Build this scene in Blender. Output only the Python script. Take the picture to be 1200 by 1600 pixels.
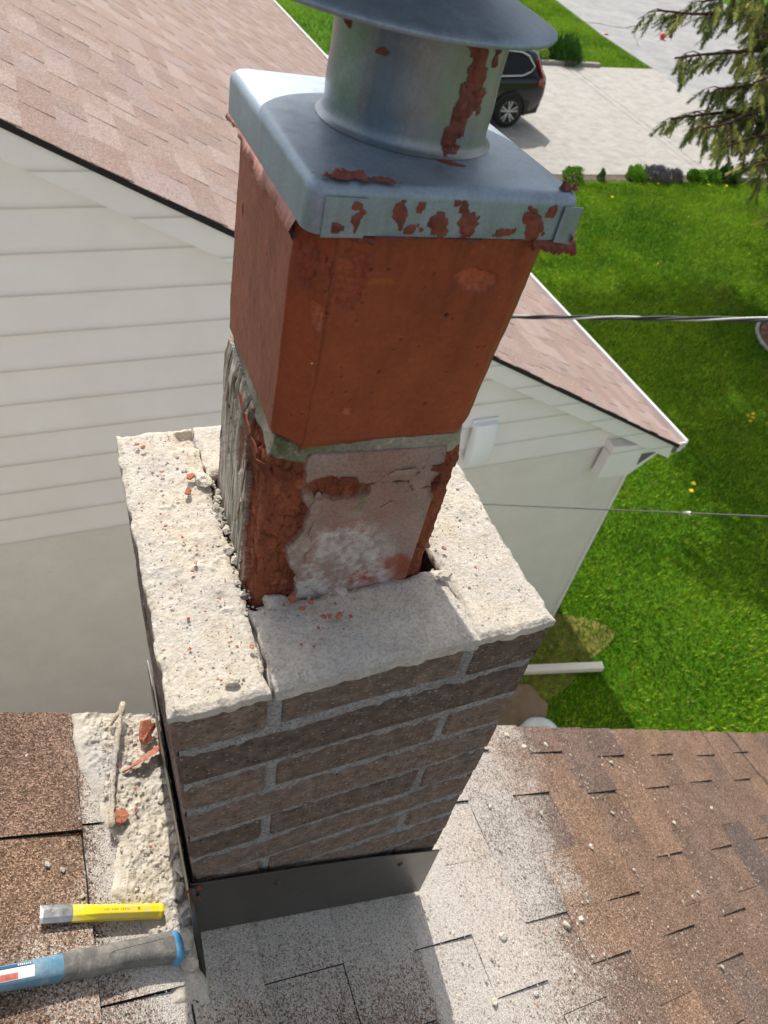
import bpy, bmesh, math, random
import numpy as np
from mathutils import Vector, Matrix, Euler

for o in list(bpy.data.objects):
    bpy.data.objects.remove(o)
S = bpy.context.scene
COL = S.collection
RAD = math.radians

# ------------------------------------------------------------------ camera, sky, sun, exposure
CAM_LOC = Vector((-0.0178, -0.3369, 0.6117))
cam_d = bpy.data.cameras.new('camera')
cam = bpy.data.objects.new('camera', cam_d)
COL.objects.link(cam)
cam.location = CAM_LOC
cam.rotation_euler = (0.76959, -0.14046, -0.36392)
cam_d.sensor_fit = 'VERTICAL'
cam_d.sensor_height = 32.0
cam_d.lens = 32.0 * 1147.96 / 1600.0
cam_d.clip_start = 0.02
cam_d.clip_end = 600.0
cam_d.dof.use_dof = True
cam_d.dof.focus_distance = 0.80
cam_d.dof.aperture_fstop = cam_d.lens / 2.2
S.camera = cam

SUN_EL, SUN_ROT = RAD(47.0), RAD(4.5)
sun_dir = Vector((math.sin(SUN_ROT) * math.cos(SUN_EL), math.cos(SUN_ROT) * math.cos(SUN_EL), math.sin(SUN_EL)))
W = bpy.data.worlds.new('World')
S.world = W
W.use_nodes = True
wn = W.node_tree
bgn = wn.nodes['Background']
sky = wn.nodes.new('ShaderNodeTexSky')
sky.sky_type = 'NISHITA'
sky.sun_disc = False
sky.sun_elevation = SUN_EL
sky.sun_rotation = SUN_ROT
sky.air_density = 1.0
sky.dust_density = 2.5
hs = wn.nodes.new('ShaderNodeHueSaturation')
hs.inputs['Saturation'].default_value = 0.42
wn.links.new(sky.outputs[0], hs.inputs['Color'])
wn.links.new(hs.outputs[0], bgn.inputs['Color'])
bgn.inputs['Strength'].default_value = 0.15
sd = bpy.data.lights.new('sun', 'SUN')
sd.energy = 3.6
sd.angle = RAD(0.53)
sd.color = (1.0, 0.95, 0.87)
so = bpy.data.objects.new('sun', sd)
COL.objects.link(so)
so.rotation_euler = sun_dir.to_track_quat('Z', 'Y').to_euler()
S.view_settings.view_transform = 'Standard'
S.view_settings.look = 'None'
S.view_settings.gamma = 1.0
S.view_settings.use_curve_mapping = False
S.view_settings.exposure = 0.34

# ------------------------------------------------------------------ helpers: colours, noise
def lin(r, g, b):
    f = lambda c: (c / 255 / 12.92) if c / 255 <= .04045 else ((c / 255 + .055) / 1.055) ** 2.4
    return (f(r), f(g), f(b))

def _h(ix, iy, iz, seed):
    n = (ix.astype(np.int64) * 374761393 + iy.astype(np.int64) * 668265263 + iz.astype(np.int64) * 2147483647 + seed * 1274126177) & 0xffffffff
    n = ((n ^ (n >> 13)) * 1274126177) & 0xffffffff
    n = ((n ^ (n >> 16)) * 2246822519) & 0xffffffff
    return ((n ^ (n >> 15)) & 0xffffff) / float(0xffffff)

def vn(x, y, z=0.0, seed=0):
    x = np.asarray(x, float); y = np.asarray(y, float) + 0 * x; z = np.asarray(z, float) + 0 * x
    ix, iy, iz = np.floor(x), np.floor(y), np.floor(z)
    fx, fy, fz = x - ix, y - iy, z - iz
    fx = fx * fx * (3 - 2 * fx); fy = fy * fy * (3 - 2 * fy); fz = fz * fz * (3 - 2 * fz)
    r = 0
    for a in (0, 1):
        for b in (0, 1):
            for c in (0, 1):
                w = (fx if a else 1 - fx) * (fy if b else 1 - fy) * (fz if c else 1 - fz)
                r = r + w * _h(ix + a, iy + b, iz + c, seed)
    return r

def fbm(x, y, z=0.0, sc=1.0, oc=4, seed=0):
    r, a, t = 0, 1.0, 0.0
    for i in range(oc):
        k = sc * 2 ** i
        r = r + a * (vn(np.asarray(x) * k + 17.3 * i, np.asarray(y) * k, np.asarray(z) * k, seed + i) - .5)
        t += a; a *= .5
    return r / t * 2          # about -1..1

def vor(u, v, sc, seed=0):
    u = np.asarray(u) * sc; v = np.asarray(v) * sc
    iu, iv = np.floor(u), np.floor(v)
    f1 = np.full(u.shape, 9.0); f2 = np.full(u.shape, 9.0); cid = np.zeros(u.shape)
    for a in (-1, 0, 1):
        for b in (-1, 0, 1):
            cu, cv = iu + a, iv + b
            px = cu + _h(cu, cv, cu * 0, seed); py = cv + _h(cu, cv, cu * 0, seed + 7)
            d = np.hypot(px - u, py - v); k = _h(cu, cv, cu * 0, seed + 13)
            near = d < f1
            f2 = np.where(near, f1, np.minimum(f2, d)); cid = np.where(near, k, cid); f1 = np.where(near, d, f1)
    return f1, f2 - f1, cid

def sst(x, a, b):
    t = np.clip((np.asarray(x, float) - a) / (b - a), 0, 1)
    return t * t * (3 - 2 * t)

# ------------------------------------------------------------------ helpers: materials
class MT:
    def __init__(s, name):
        s.m = bpy.data.materials.new(name); s.m.use_nodes = True
        s.t = s.m.node_tree; s.b = s.t.nodes['Principled BSDF']; s._c = {}
    def n(s, k, **kw):
        x = s.t.nodes.new('ShaderNode' + k)
        for a, v in kw.items(): setattr(x, a, v)
        return x
    def l(s, a, b): s.t.links.new(a, b)
    def co(s, kind='Object'):
        if kind == 'World':
            if 'g' not in s._c: s._c['g'] = s.n('NewGeometry')
            return s._c['g'].outputs['Position']
        if 't' not in s._c: s._c['t'] = s.n('TexCoord')
        return s._c['t'].outputs[kind]
    def mp(s, vec, scale=(1, 1, 1), loc=(0, 0, 0), rot=(0, 0, 0)):
        x = s.n('Mapping'); s.l(vec, x.inputs[0])
        x.inputs['Scale'].default_value = scale; x.inputs['Location'].default_value = loc; x.inputs['Rotation'].default_value = rot
        return x.outputs[0]
    def noise(s, vec, sc, det=4, rough=.55, out=0):
        x = s.n('TexNoise'); s.l(vec, x.inputs['Vector'])
        x.inputs['Scale'].default_value = sc; x.inputs['Detail'].default_value = det; x.inputs['Roughness'].default_value = rough
        return x.outputs[out]
    def voro(s, vec, sc, feat='F1', out='Distance'):
        x = s.n('TexVoronoi', feature=feat); s.l(vec, x.inputs['Vector']); x.inputs['Scale'].default_value = sc
        return x.outputs[out]
    def ramp(s, fac, stops, interp='LINEAR'):
        x = s.n('ValToRGB'); s.l(fac, x.inputs[0]); r = x.color_ramp; r.interpolation = interp
        while len(r.elements) < len(stops): r.elements.new(.5)
        for e, (p, c) in zip(r.elements, stops):
            e.position = p
            e.color = (c, c, c, 1) if isinstance(c, (int, float)) else tuple(c) + (1,)
        return x.outputs[0]
    def mix(s, f, a, b, mode='MIX'):
        x = s.n('Mix', data_type='RGBA', blend_type=mode)
        for i, v in ((0, f), (6, a), (7, b)):
            if hasattr(v, 'node'): s.l(v, x.inputs[i])
            elif isinstance(v, (int, float)): x.inputs[i].default_value = v if i == 0 else (v, v, v, 1)
            else: x.inputs[i].default_value = tuple(v) + (1,)
        return x.outputs[2]
    def math(s, op, a, b=0.0):
        x = s.n('Math', operation=op)
        for i, v in ((0, a), (1, b)):
            if hasattr(v, 'node'): s.l(v, x.inputs[i])
            else: x.inputs[i].default_value = v
        return x.outputs[0]
    def sep(s, vec):
        x = s.n('SeparateXYZ'); s.l(vec, x.inputs[0]); return x.outputs
    def attr(s, name, out='Color'):
        x = s.n('Attribute', attribute_name=name); return x.outputs[out]
    def rnd(s):
        return s.n('ObjectInfo').outputs['Random']
    def bump(s, h, strength=.5, dist=.002, prev=None):
        x = s.n('Bump'); s.l(h, x.inputs['Height']); x.inputs['Strength'].default_value = strength; x.inputs['Distance'].default_value = dist
        if prev: s.l(prev, x.inputs['Normal'])
        return x.outputs[0]
    def fin(s, col=None, rough=.8, metal=0.0, normal=None, spec=None, coat=None):
        B = s.b.inputs
        if col is not None:
            if hasattr(col, 'node'): s.l(col, B['Base Color'])
            else: B['Base Color'].default_value = tuple(col) + (1,)
        if hasattr(rough, 'node'): s.l(rough, B['Roughness'])
        else: B['Roughness'].default_value = rough
        if hasattr(metal, 'node'): s.l(metal, B['Metallic'])
        else: B['Metallic'].default_value = metal
        if normal: s.l(normal, B['Normal'])
        if spec is not None: B['Specular IOR Level'].default_value = spec
        if coat: B['Coat Weight'].default_value = coat; B['Coat Roughness'].default_value = .05
        return s.m

def plain(name, col, rough=.6, metal=0.0, var=.12, sc=8.0, spec=.4, bumpsc=None):
    t = MT(name); p = t.co('Object')
    n = t.noise(p, sc, 5)
    c = t.mix(t.ramp(n, [(.3, 0.0), (.7, 1.0)]), tuple(x * (1 - var) for x in col), tuple(min(1, x * (1 + var)) for x in col))
    nb = t.bump(t.noise(p, bumpsc, 4), .35, .002) if bumpsc else None
    return t.fin(c, rough, metal, nb, spec)

# ------------------------------------------------------------------ helpers: meshes and objects
def link(o, parent=None):
    COL.objects.link(o)
    if parent: o.parent = parent
    return o

def mesh_np(name, V, F, mat, parent=None, col=None, smooth=True, loc=None, mats=None):
    me = bpy.data.meshes.new(name)
    V = np.asarray(V, float)
    if isinstance(F, np.ndarray):
        k = F.shape[1]
        me.vertices.add(len(V)); me.vertices.foreach_set('co', V.ravel())
        me.loops.add(F.size); me.loops.foreach_set('vertex_index', F.astype(np.int32).ravel())
        me.polygons.add(len(F)); me.polygons.foreach_set('loop_start', np.arange(0, F.size, k, dtype=np.int32))
        me.polygons.foreach_set('loop_total', np.full(len(F), k, np.int32))
        me.update(calc_edges=True); me.validate()
    else:
        me.from_pydata([tuple(v) for v in V], [], [tuple(int(i) for i in f) for f in F]); me.update()
    me.polygons.foreach_set('use_smooth', np.full(len(me.polygons), bool(smooth)))
    if col is not None:
        a = me.attributes.new('col', 'FLOAT_COLOR', 'POINT')
        c = np.ones((len(V), 4)); c[:, :col.shape[1]] = col
        a.data.foreach_set('color', c.ravel())
    me.materials.append(mat)
    o = bpy.data.objects.new(name, me)
    link(o, parent)
    if loc is not None: o.location = loc
    return o

class MB:
    def __init__(s): s.v = []; s.f = []
    def add(s, V, F):
        k = len(s.v); s.v += [tuple(x) for x in V]; s.f += [tuple(i + k for i in f) for f in F]; return s
    def box(s, x0, x1, y0, y1, z0, z1):
        V = [(x0, y0, z0), (x1, y0, z0), (x1, y1, z0), (x0, y1, z0), (x0, y0, z1), (x1, y0, z1), (x1, y1, z1), (x0, y1, z1)]
        return s.add(V, [(0, 3, 2, 1), (4, 5, 6, 7), (0, 1, 5, 4), (1, 2, 6, 5), (2, 3, 7, 6), (3, 0, 4, 7)])
    def prism(s, pts, axis, a, b):          # pts: 2-D loop; extruded along axis ('x','y','z') from a to b
        n = len(pts)
        def P(p, t): return {'x': (t, p[0], p[1]), 'y': (p[0], t, p[1]), 'z': (p[0], p[1], t)}[axis]
        V = [P(p, a) for p in pts] + [P(p, b) for p in pts]
        return s.add(V, [tuple(range(n - 1, -1, -1)), tuple(range(n, 2 * n))] + [(i, (i + 1) % n, n + (i + 1) % n, n + i) for i in range(n)])
    def tube(s, pts, rad, seg=8, cap=True):
        pts = [Vector(p) for p in pts]; n = len(pts)
        if not hasattr(rad, '__len__'): rad = [rad] * n
        rings = []; up = None
        for i in range(n):
            d = (pts[min(i + 1, n - 1)] - pts[max(i - 1, 0)]).normalized()
            if up is None:
                up = Vector((0, 0, 1)) if abs(d.z) < .9 else Vector((1, 0, 0))
            a = d.cross(up).normalized(); b = a.cross(d).normalized(); up = b
            rings.append([pts[i] + (a * math.cos(t) + b * math.sin(t)) * rad[i] for t in [2 * math.pi * j / seg for j in range(seg)]])
        V = [v for r in rings for v in r]
        F = [(i * seg + j, i * seg + (j + 1) % seg, (i + 1) * seg + (j + 1) % seg, (i + 1) * seg + j) for i in range(n - 1) for j in range(seg)]
        if cap: F += [tuple(range(seg - 1, -1, -1)), tuple(range((n - 1) * seg, n * seg))]
        return s.add(V, F)
    def lathe(s, prof, seg=48, c=(0, 0, 0)):  # prof: (r,z)
        n = len(prof)
        V = [(c[0] + r * math.cos(2 * math.pi * j / seg), c[1] + r * math.sin(2 * math.pi * j / seg), c[2] + z) for r, z in prof for j in range(seg)]
        F = [(i * seg + j, i * seg + (j + 1) % seg, (i + 1) * seg + (j + 1) % seg, (i + 1) * seg + j) for i in range(n - 1) for j in range(seg)]
        return s.add(V, F)
    def build(s, name, mat, parent=None, bevel=0, seg=2, smooth=False, loc=None, angle=None):
        me = bpy.data.meshes.new(name); me.from_pydata(s.v, [], s.f); me.update()
        bm = bmesh.new(); bm.from_mesh(me)
        bmesh.ops.recalc_face_normals(bm, faces=bm.faces)
        if bevel:
            es = [e for e in bm.edges if e.calc_face_angle(0) > .4]
            bmesh.ops.bevel(bm, geom=es, offset=bevel, segments=seg, profile=.5, affect='EDGES', clamp_overlap=True)
        if smooth:
            for f in bm.faces: f.smooth = True
            if angle is not None:
                for e in bm.edges:
                    if e.calc_face_angle(0) > angle: e.smooth = False
        bm.to_mesh(me); bm.free()
        me.materials.append(mat)
        o = bpy.data.objects.new(name, me); link(o, parent)
        if loc is not None: o.location = loc
        return o

def tag(o, label=None, cat=None, group=None, kind=None):
    if label: o['label'] = label
    if cat: o['category'] = cat
    if group: o['group'] = group
    if kind: o['kind'] = kind
    return o

def empty(name, loc=(0, 0, 0), rot=(0, 0, 0)):
    o = bpy.data.objects.new(name, None); COL.objects.link(o)
    o.empty_display_size = .1; o.location = loc; o.rotation_euler = rot
    return o

def grid(nu, nv):
    i = np.arange(nu)[:, None]; j = np.arange(nv)[None, :]
    idx = i * nv + j
    return np.stack([idx[:-1, :-1], idx[1:, :-1], idx[1:, 1:], idx[:-1, 1:]], -1).reshape(-1, 4)

rng = np.random.default_rng(11)
random.seed(11)
G = -5.4                      # ground level, chimney top is z = 0
TH = RAD(30.5)                # pitch of our own roof, falling towards +x
RO = Vector((0, 0, -.6522))
RU = Vector((math.cos(TH), 0, -math.sin(TH))); RN = Vector((math.sin(TH), 0, math.cos(TH)))
def rp(s, y, h=0.0): return RO + RU * s + Vector((0, y, 0)) + RN * h
def on_roof(o, s, y, h=0.0, phi=0.0, tilt=(0, 0)):
    o.matrix_world = Matrix.Translation(rp(s, y, h)) @ Matrix.Rotation(TH, 4, 'Y') @ Matrix.Rotation(phi, 4, 'Z') @ Euler((tilt[0], tilt[1], 0)).to_matrix().to_4x4()
    return o

# ------------------------------------------------------------------ materials
def m_granules(name, tones, dust=True, gsc=500.0, seed=0.0, calm=.2):
    """asphalt shingle: mineral granules in mixed tones, each piece picks a tone"""
    t = MT(name); p = t.co('World')
    base = t.n('ObjectInfo').outputs['Color']
    cell = t.voro(p, gsc, out='Color')
    sp = t.sep(cell)
    g = t.ramp(sp[0], [(0, .25), (.35, .75), (.7, 1.1), (.92, 1.9), (1, 2.3)] if dust else [(0, .6), (.35, .9), (.7, 1.05), (1, 1.45)])
    c = t.mix(1.0, base, g, 'MULTIPLY')
    big = t.ramp(t.noise(p, 9, 5, .6), [(.3, 1 - calm), (.7, 1 + calm)])
    c = t.mix(1.0, c, big, 'MULTIPLY')
    nb = t.bump(t.voro(p, gsc), .8, .0016)
    if dust:
        a = t.attr('dust', 'Fac')
        # mortar dust spilled around the chimney, in the slope frame (s along slope, y along the courses)
        x, y, z = t.sep(p)[:3]
        s_ = t.math('DIVIDE', x, math.cos(TH))
        n1 = t.noise(p, 14, 6, .65)
        n2 = t.noise(t.mp(p, (160, 160, 160)), 1, 3, .6)
        n3 = t.noise(p, 5, 3, .5)
        wob = t.math('MULTIPLY', t.math('SUBTRACT', n1, .5), .42)
        wob2 = t.math('MULTIPLY', t.math('SUBTRACT', n3, .5), .5)
        # distance past the chimney's right edge
        d1 = t.math('SUBTRACT', t.math('SUBTRACT', t.math('ADD', s_, t.math('ADD', wob, wob2)), t.math('MULTIPLY', t.ramp(y, [(.05, 0.0), (.33, 1.0)]), .16)), .43)
        yr = t.math('MULTIPLY', t.math('ABSOLUTE', t.math('SUBTRACT', y, .06)), .55)
        right = t.math('MULTIPLY', t.ramp(d1, [(0, .86), (.24, .76), (.42, .58), (.58, .30), (.75, .14), (1, .06)]), t.ramp(t.math('SUBTRACT', s_, .38), [(0, 0.0), (.05, 1.0)]))
        d2 = t.math('ADD', t.math('ABSOLUTE', t.math('ADD', y, t.math('ADD', .02, t.math('MULTIPLY', wob, .55)))), t.math('MULTIPLY', t.math('MAXIMUM', t.math('SUBTRACT', t.math('ABSOLUTE', t.math('SUBTRACT', s_, .26)), .3), 0.0), 1.0))
        front = t.ramp(d2, [(0, .84), (.07, .72), (.16, .56), (.28, .32), (.5, .05)])
        d3 = t.math('ADD', t.math('ABSOLUTE', t.math('ADD', t.math('ADD', s_, .05), t.math('MULTIPLY', wob, .3))), t.math('MULTIPLY', t.math('MAXIMUM', t.math('SUBTRACT', t.math('MULTIPLY', y, -1.0), .02), 0.0), .8))
        left = t.ramp(d3, [(0, 1.0), (.08, .8), (.12, .3), (.19, .04), (.3, 0)])
        dm = t.math('MAXIMUM', t.math('MAXIMUM', right, front), left)
        gn = t.n('VectorMath', operation='DOT_PRODUCT'); t.l(t._c['g'].outputs['True Normal'], gn.inputs[0]); gn.inputs[1].default_value = tuple(RN)
        dm = t.math('MULTIPLY', dm, t.ramp(gn.outputs['Value'], [(.6, 0.0), (.8, 1.0)]))
        # granular threshold: dust lies between the granules
        th = t.math('ADD', t.math('MULTIPLY', sp[1], .55), t.math('MULTIPLY', n2, .5))
        k = t.ramp(t.math('SUBTRACT', t.math('MULTIPLY', dm, 1.12), th), [(0, 0.0), (.25, .72), (.7, .92)])
        dc = t.mix(t.noise(p, 300, 3), lin(202, 194, 184), lin(230, 224, 216))
        dc = t.mix(1.0, dc, t.ramp(sp[2], [(0, .62), (.3, .9), (1, 1.06)]), 'MULTIPLY')
        c = t.mix(k, c, dc)
    return t.fin(c, .95, 0, nb, .15)

def m_brick():
    t = MT('dark_brick'); p = t.co('World')
    r = t.rnd()
    n = t.noise(p, 60, 6, .65)
    c = t.ramp(n, [(.28, lin(92, 79, 72)), (.5, lin(121, 106, 97)), (.72, lin(150, 134, 123))])
    c = t.mix(1.0, c, t.ramp(r, [(0, .72), (.5, 1.0), (1, 1.26)]), 'MULTIPLY')
    stretch = t.mp(p, (1.0, 1.0, 2.0))
    v = t.voro(stretch, 165, out='Color'); d = t.voro(stretch, 165)
    sp = t.sep(v)
    k = t.math('MULTIPLY', t.ramp(sp[0], [(.66, 0.0), (.70, 1.0)]), t.ramp(d, [(.20, 1.0), (.36, 0.0)]))
    c = t.mix(t.math('MULTIPLY', k, .8), c, lin(186, 172, 158))
    k2 = t.math('MULTIPLY', t.ramp(sp[1], [(.88, 0.0), (.9, 1.0)]), t.ramp(d, [(.2, 1.0), (.34, 0.0)]))
    c = t.mix(k2, c, lin(22, 16, 14))
    dust = t.ramp(t.noise(t.mp(p, (1, 1, 2.2)), 30, 7, .75), [(.5, 0.0), (.74, .55)])
    c = t.mix(dust, c, lin(140, 130, 122))
    h = t.math('ADD', t.noise(t.mp(p, (1, 1, 3)), 140, 5, .7), t.math('MULTIPLY', d, -.5))
    return t.fin(c, .92, 0, t.bump(h, .9, .003), .2)

def m_mortar(name, a, b, spk=.4, vcol=False):
    t = MT(name); p = t.co('World')
    c = t.mix(t.ramp(t.noise(p, 45, 7, .7), [(.32, 0.0), (.68, 1.0)]), a, b)
    c = t.mix(t.ramp(t.noise(p, 9, 4, .6), [(.42, 0.0), (.66, .55)]), c, lin(168, 168, 170))
    g = t.voro(p, 420, out='Color'); s0 = t.sep(g)
    c = t.mix(1.0, c, t.ramp(s0[0], [(0, 1 - spk), (.5, 1.0), (1, 1 + spk * .5)]), 'MULTIPLY')
    h = t.math('ADD', t.noise(p, 260, 5, .75), t.math('MULTIPLY', t.voro(p, 330), .6))
    return t.fin(c, .96, 0, t.bump(h, .6, .0018), .1)

def m_vcol(name, rough=.85, nsc=260, bs=.5, bd=.0015, var=.22, spec=.2, extra=None):
    t = MT(name); p = t.co('Object'); c = t.attr('col')
    n = t.noise(p, nsc, 6, .7)
    c = t.mix(1.0, c, t.ramp(n, [(.3, 1 - var), (.7, 1 + var)]), 'MULTIPLY')
    n2 = t.noise(p, 38, 5, .65)
    c = t.mix(1.0, c, t.ramp(n2, [(.3, .86), (.7, 1.12)]), 'MULTIPLY')
    return t.fin(c, rough, 0, t.bump(n, bs, bd), spec)

def m_galv(name, tint=(.62, .64, .66), rough=.42, stain=False):
    t = MT(name); p = t.co('Object')
    n = t.noise(p, 34, 8, .7)
    c = t.ramp(n, [(.28, tuple(x * .78 for x in tint)), (.5, tint), (.75, tuple(min(1, x * 1.18) for x in tint))])
    sp = t.noise(p, 420, 3, .7)
    c = t.mix(1.0, c, t.ramp(sp, [(.3, .88), (.7, 1.1)]), 'MULTIPLY')
    st = t.ramp(t.noise(t.mp(p, (70, 70, 6)), 1, 6, .75), [(.45, 0.0), (.8, .6)])
    c = t.mix(st, c, tuple(x * .6 for x in tint))
    w = t.ramp(t.noise(p, 19, 8, .8), [(.56, 0.0), (.74, .45)])
    c = t.mix(w, c, (.56, .58, .58))
    if stain:   # old blue paint overspray and dirt running down the pipe
        x, y, z = t.sep(p)[:3]
        wv = t.math('ADD', x, t.math('MULTIPLY', t.math('SUBTRACT', t.noise(t.mp(p, (40, 40, 14)), 1, 5, .7), .5), .03))
        k = t.ramp(wv, [(.0, 0.0), (.27, 0.0), (.31, .5), (.35, .4), (.40, 0.0)])
        k0 = t.n('MapRange'); t.l(wv, k0.inputs[0]); k0.inputs[1].default_value = -.1; k0.inputs[2].default_value = .1
        t.l(k0.outputs[0], k.node.inputs[0])
        front = t.ramp(y, [(.0, 1.0), (.02, 0.0)])
        c = t.mix(t.math('MULTIPLY', k, front), c, lin(78, 118, 140))
        k2 = t.n('MapRange'); t.l(wv, k2.inputs[0]); k2.inputs[1].default_value = -.03; k2.inputs[2].default_value = .075
        kk = t.ramp(k2.outputs[0], [(.0, 0.0), (.35, .5), (1, .75)])
        c = t.mix(t.math('MULTIPLY', kk, .8), c, lin(146, 142, 124))
    met = t.ramp(w, [(0, .55), (1, .25)])
    r = t.ramp(n, [(.3, rough - .06), (.7, rough + .14)])
    scr = t.noise(t.mp(p, (500, 60, 60)), 1, 3, .6)
    return t.fin(c, r, met, t.bump(t.mix(.5, scr, n), .10, .001), .5)

M = {}
M['brick'] = m_brick()
M['joint'] = m_mortar('grey_mortar', lin(130, 130, 131), lin(157, 156, 154))
M['cream'] = m_mortar('cream_mortar', lin(188, 176, 156), lin(208, 200, 186), .16)
M['greybed'] = m_mortar('grey_bed_mortar', lin(184, 175, 160), lin(206, 198, 184), .2)
M['ourshingle'] = m_granules('brown_shingle', [lin(120, 98, 84), lin(127, 104, 89), lin(111, 93, 83), lin(124, 101, 86), lin(131, 106, 89), lin(116, 95, 83), lin(122, 100, 86), lin(92, 80, 76)])
M['felt'] = plain('black_felt', (.02, .02, .02), .9)
M['galv'] = m_galv('galvanised_steel', (.275, .335, .405), .44)
M['galv_pipe'] = m_galv('galvanised_pipe', (.255, .29, .325), .34, True)
M['seal'] = plain('red_sealant', lin(118, 58, 46), .5, 0, .38, 90, .4, 260)
M['seal_pink'] = plain('faded_sealant', lin(168, 116, 104), .55, 0, .2, 60, .4, 220)
M['upper'] = m_vcol('glazed_clay', .55, 190, .4, .0014, .17, .3)
M['lower'] = m_vcol('flaking_clay', .92, 330, .8, .0016, .26, .15)
_t = MT('terracotta'); _p = _t.co('World')
_c = _t.mix(_t.ramp(_t.noise(_p, 130, 5, .7), [(.3, 0.0), (.7, 1.0)]), lin(156, 88, 66), lin(186, 118, 94))
_c = _t.mix(_t.ramp(_t.noise(_p, 95, 6, .8), [(.5, 0.0), (.68, .7)]), _c, lin(206, 176, 158))
M['clay'] = _t.fin(_c, .92, 0, _t.bump(_t.noise(_p, 300, 5, .7), .7, .002), .15)
M['clay_dark'] = plain('weathered_clay', lin(112, 62, 46), .9, 0, .3, 90, .2, 300)
M['flash'] = plain('brown_flashing', lin(50, 47, 43), .34, .0, .1, 20, .6, 30)
M['white_metal'] = plain('white_aluminium', (.74, .74, .73), .4, 0, .03, 3, .5)
M['soot'] = plain('soot', (.012, .011, .010), .95)

# ------------------------------------------------------------------ the ground, drive, street
def m_lawn():
    t = MT('lawn'); p = t.co('World')
    a = t.noise(p, .9, 5, .6); b = t.noise(p, 14, 6, .75); c0 = t.noise(p, 70, 4, .8)
    c = t.ramp(t.mix(.45, a, b), [(.3, lin(52, 92, 10)), (.5, lin(76, 124, 18)), (.7, lin(104, 142, 36))])
    c = t.mix(1.0, c, t.ramp(c0, [(.25, .45), (.75, 1.5)]), 'MULTIPLY')
    dry = t.ramp(t.noise(p, 1.7, 6, .7), [(.66, 0.0), (.78, .5)])
    c = t.mix(dry, c, lin(150, 138, 84))
    return t.fin(c, .95, 0, t.bump(t.mix(.5, b, c0), 1.0, .05), .1)
M['lawn'] = m_lawn()
tag(MB().add([(-150, -150, G), (200, -150, G), (200, 220, G), (-150, 220, G)], [(0, 1, 2, 3)]).build('ground', M['lawn']), kind='structure')

def m_concrete(name, a, b, sc=3.0, lines=False):
    t = MT(name); p = t.co('World')
    c = t.mix(t.ramp(t.noise(p, sc, 7, .7), [(.34, 0.0), (.66, 1.0)]), a, b)
    c = t.mix(1.0, c, t.ramp(t.noise(t.mp(p, (1, 3.2, 1)), 5, 5, .7), [(.3, .88), (.7, 1.08)]), 'MULTIPLY')
    c = t.mix(1.0, c, t.ramp(t.noise(p, 90, 3, .8), [(.3, .85), (.7, 1.12)]), 'MULTIPLY')
    return t.fin(c, .9, 0, t.bump(t.noise(p, 60, 4), .4, .01), .2)
M['drive'] = m_concrete('drive_concrete', lin(158, 154, 148), lin(180, 176, 170))
M['street'] = m_concrete('worn_asphalt', lin(142, 142, 142), lin(166, 165, 163), 1.2)
M['kerb'] = m_concrete('kerb_concrete', lin(150, 147, 138), lin(180, 176, 168), 8)
M['soil'] = plain('soil', lin(104, 94, 80), .95, 0, .4, 12, .1, 30)

edge = [(17.3, -60), (17.6, -10), (17.9, 10), (18.2, 14.5), (18.42, 16.9), (18.71, 19.07), (19.14, 22.06), (19.5, 25.8), (20.37, 30.7), (22.4, 40), (26, 54), (34, 80)]
far = [(46, 74), (37, 50), (33, 39), (31.4, 33.6), (30.66, 29.1), (30.2, 22), (30, 10), (29.6, -10), (29.3, -60)]
tag(MB().add([(x, y, G + .012) for x, y in edge + far], [tuple(range(len(edge + far)))]).build('street', M['street']), kind='structure')
drv = empty('driveway', (12, 17.8, G)); tag(drv, kind='structure')
def slab(pts, mat=M['drive'], z0=-.05, z1=.022, name='slab'):
    return MB().prism([(x - 12, y - 17.8) for x, y in pts], 'z', z0, z1).build(name, mat, drv, bevel=.008, seg=1)
def jx(y): return 14.69 + (y - 13.73) * .0931
slab([(5.0, 13.95), (9.7, 13.86), (9.9, 21.74), (5.0, 21.74)])
slab([(9.714, 13.86), (jx(13.8) - .0, 13.72), (jx(21.85), 21.83), (9.914, 21.74)])
slab([(jx(13.8) + .016, 13.72), (jx(13.8) + .24, 13.72), (jx(21.85) + .24, 21.84), (jx(21.85) + .016, 21.83)])
slab([(jx(13.8) + .256, 13.72), (18.0, 13.55), (18.25, 15.2), (18.5, 17.6), (18.86, 20.2), (19.12, 22.0), (jx(21.85) + .256, 21.84)])
# cracks in the street
for pts, w in (([(17.9, 27.2), (19.6, 27.6), (21.4, 27.0), (23.0, 27.9), (24.6, 27.7), (26.0, 28.9), (28.5, 29.6)], .035), ([(20.2, 24.4), (21.8, 27.1)], .02)):
    b = MB()
    P = []
    for (x0, y0), (x1, y1) in zip(pts[:-1], pts[1:]):
        for k in range(6):
            f = k / 6; P.append((x0 + (x1 - x0) * f + random.uniform(-.07, .07), y0 + (y1 - y0) * f + random.uniform(-.07, .07)))
    V = []; F = []
    for i, (x, y) in enumerate(P):
        ww = w * random.uniform(.5, 1.3); V += [(x, y - ww, G + .0165), (x, y + ww, G + .0165)]
        if i: F.append((2 * i - 2, 2 * i, 2 * i + 1, 2 * i - 1))
    if pts[0][0] < 19: V = V[6:]; F = [tuple(i - 6 for i in f) for f in F[3:]]
    tag(b.add(V, F).build('street_crack', M['felt']), kind='structure')
tag(MB().add([(-14, -.6, G + .006), (3.0, -.6, G + .006), (3.15, 1.4, G + .006), (2.9, 2.95, G + .006), (-14, 2.95, G + .006)], [(0, 1, 2, 3, 4)]).build('side_path', m_concrete('side_path_gravel', lin(150, 142, 130), lin(182, 174, 162), 9)), kind='structure')
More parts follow.
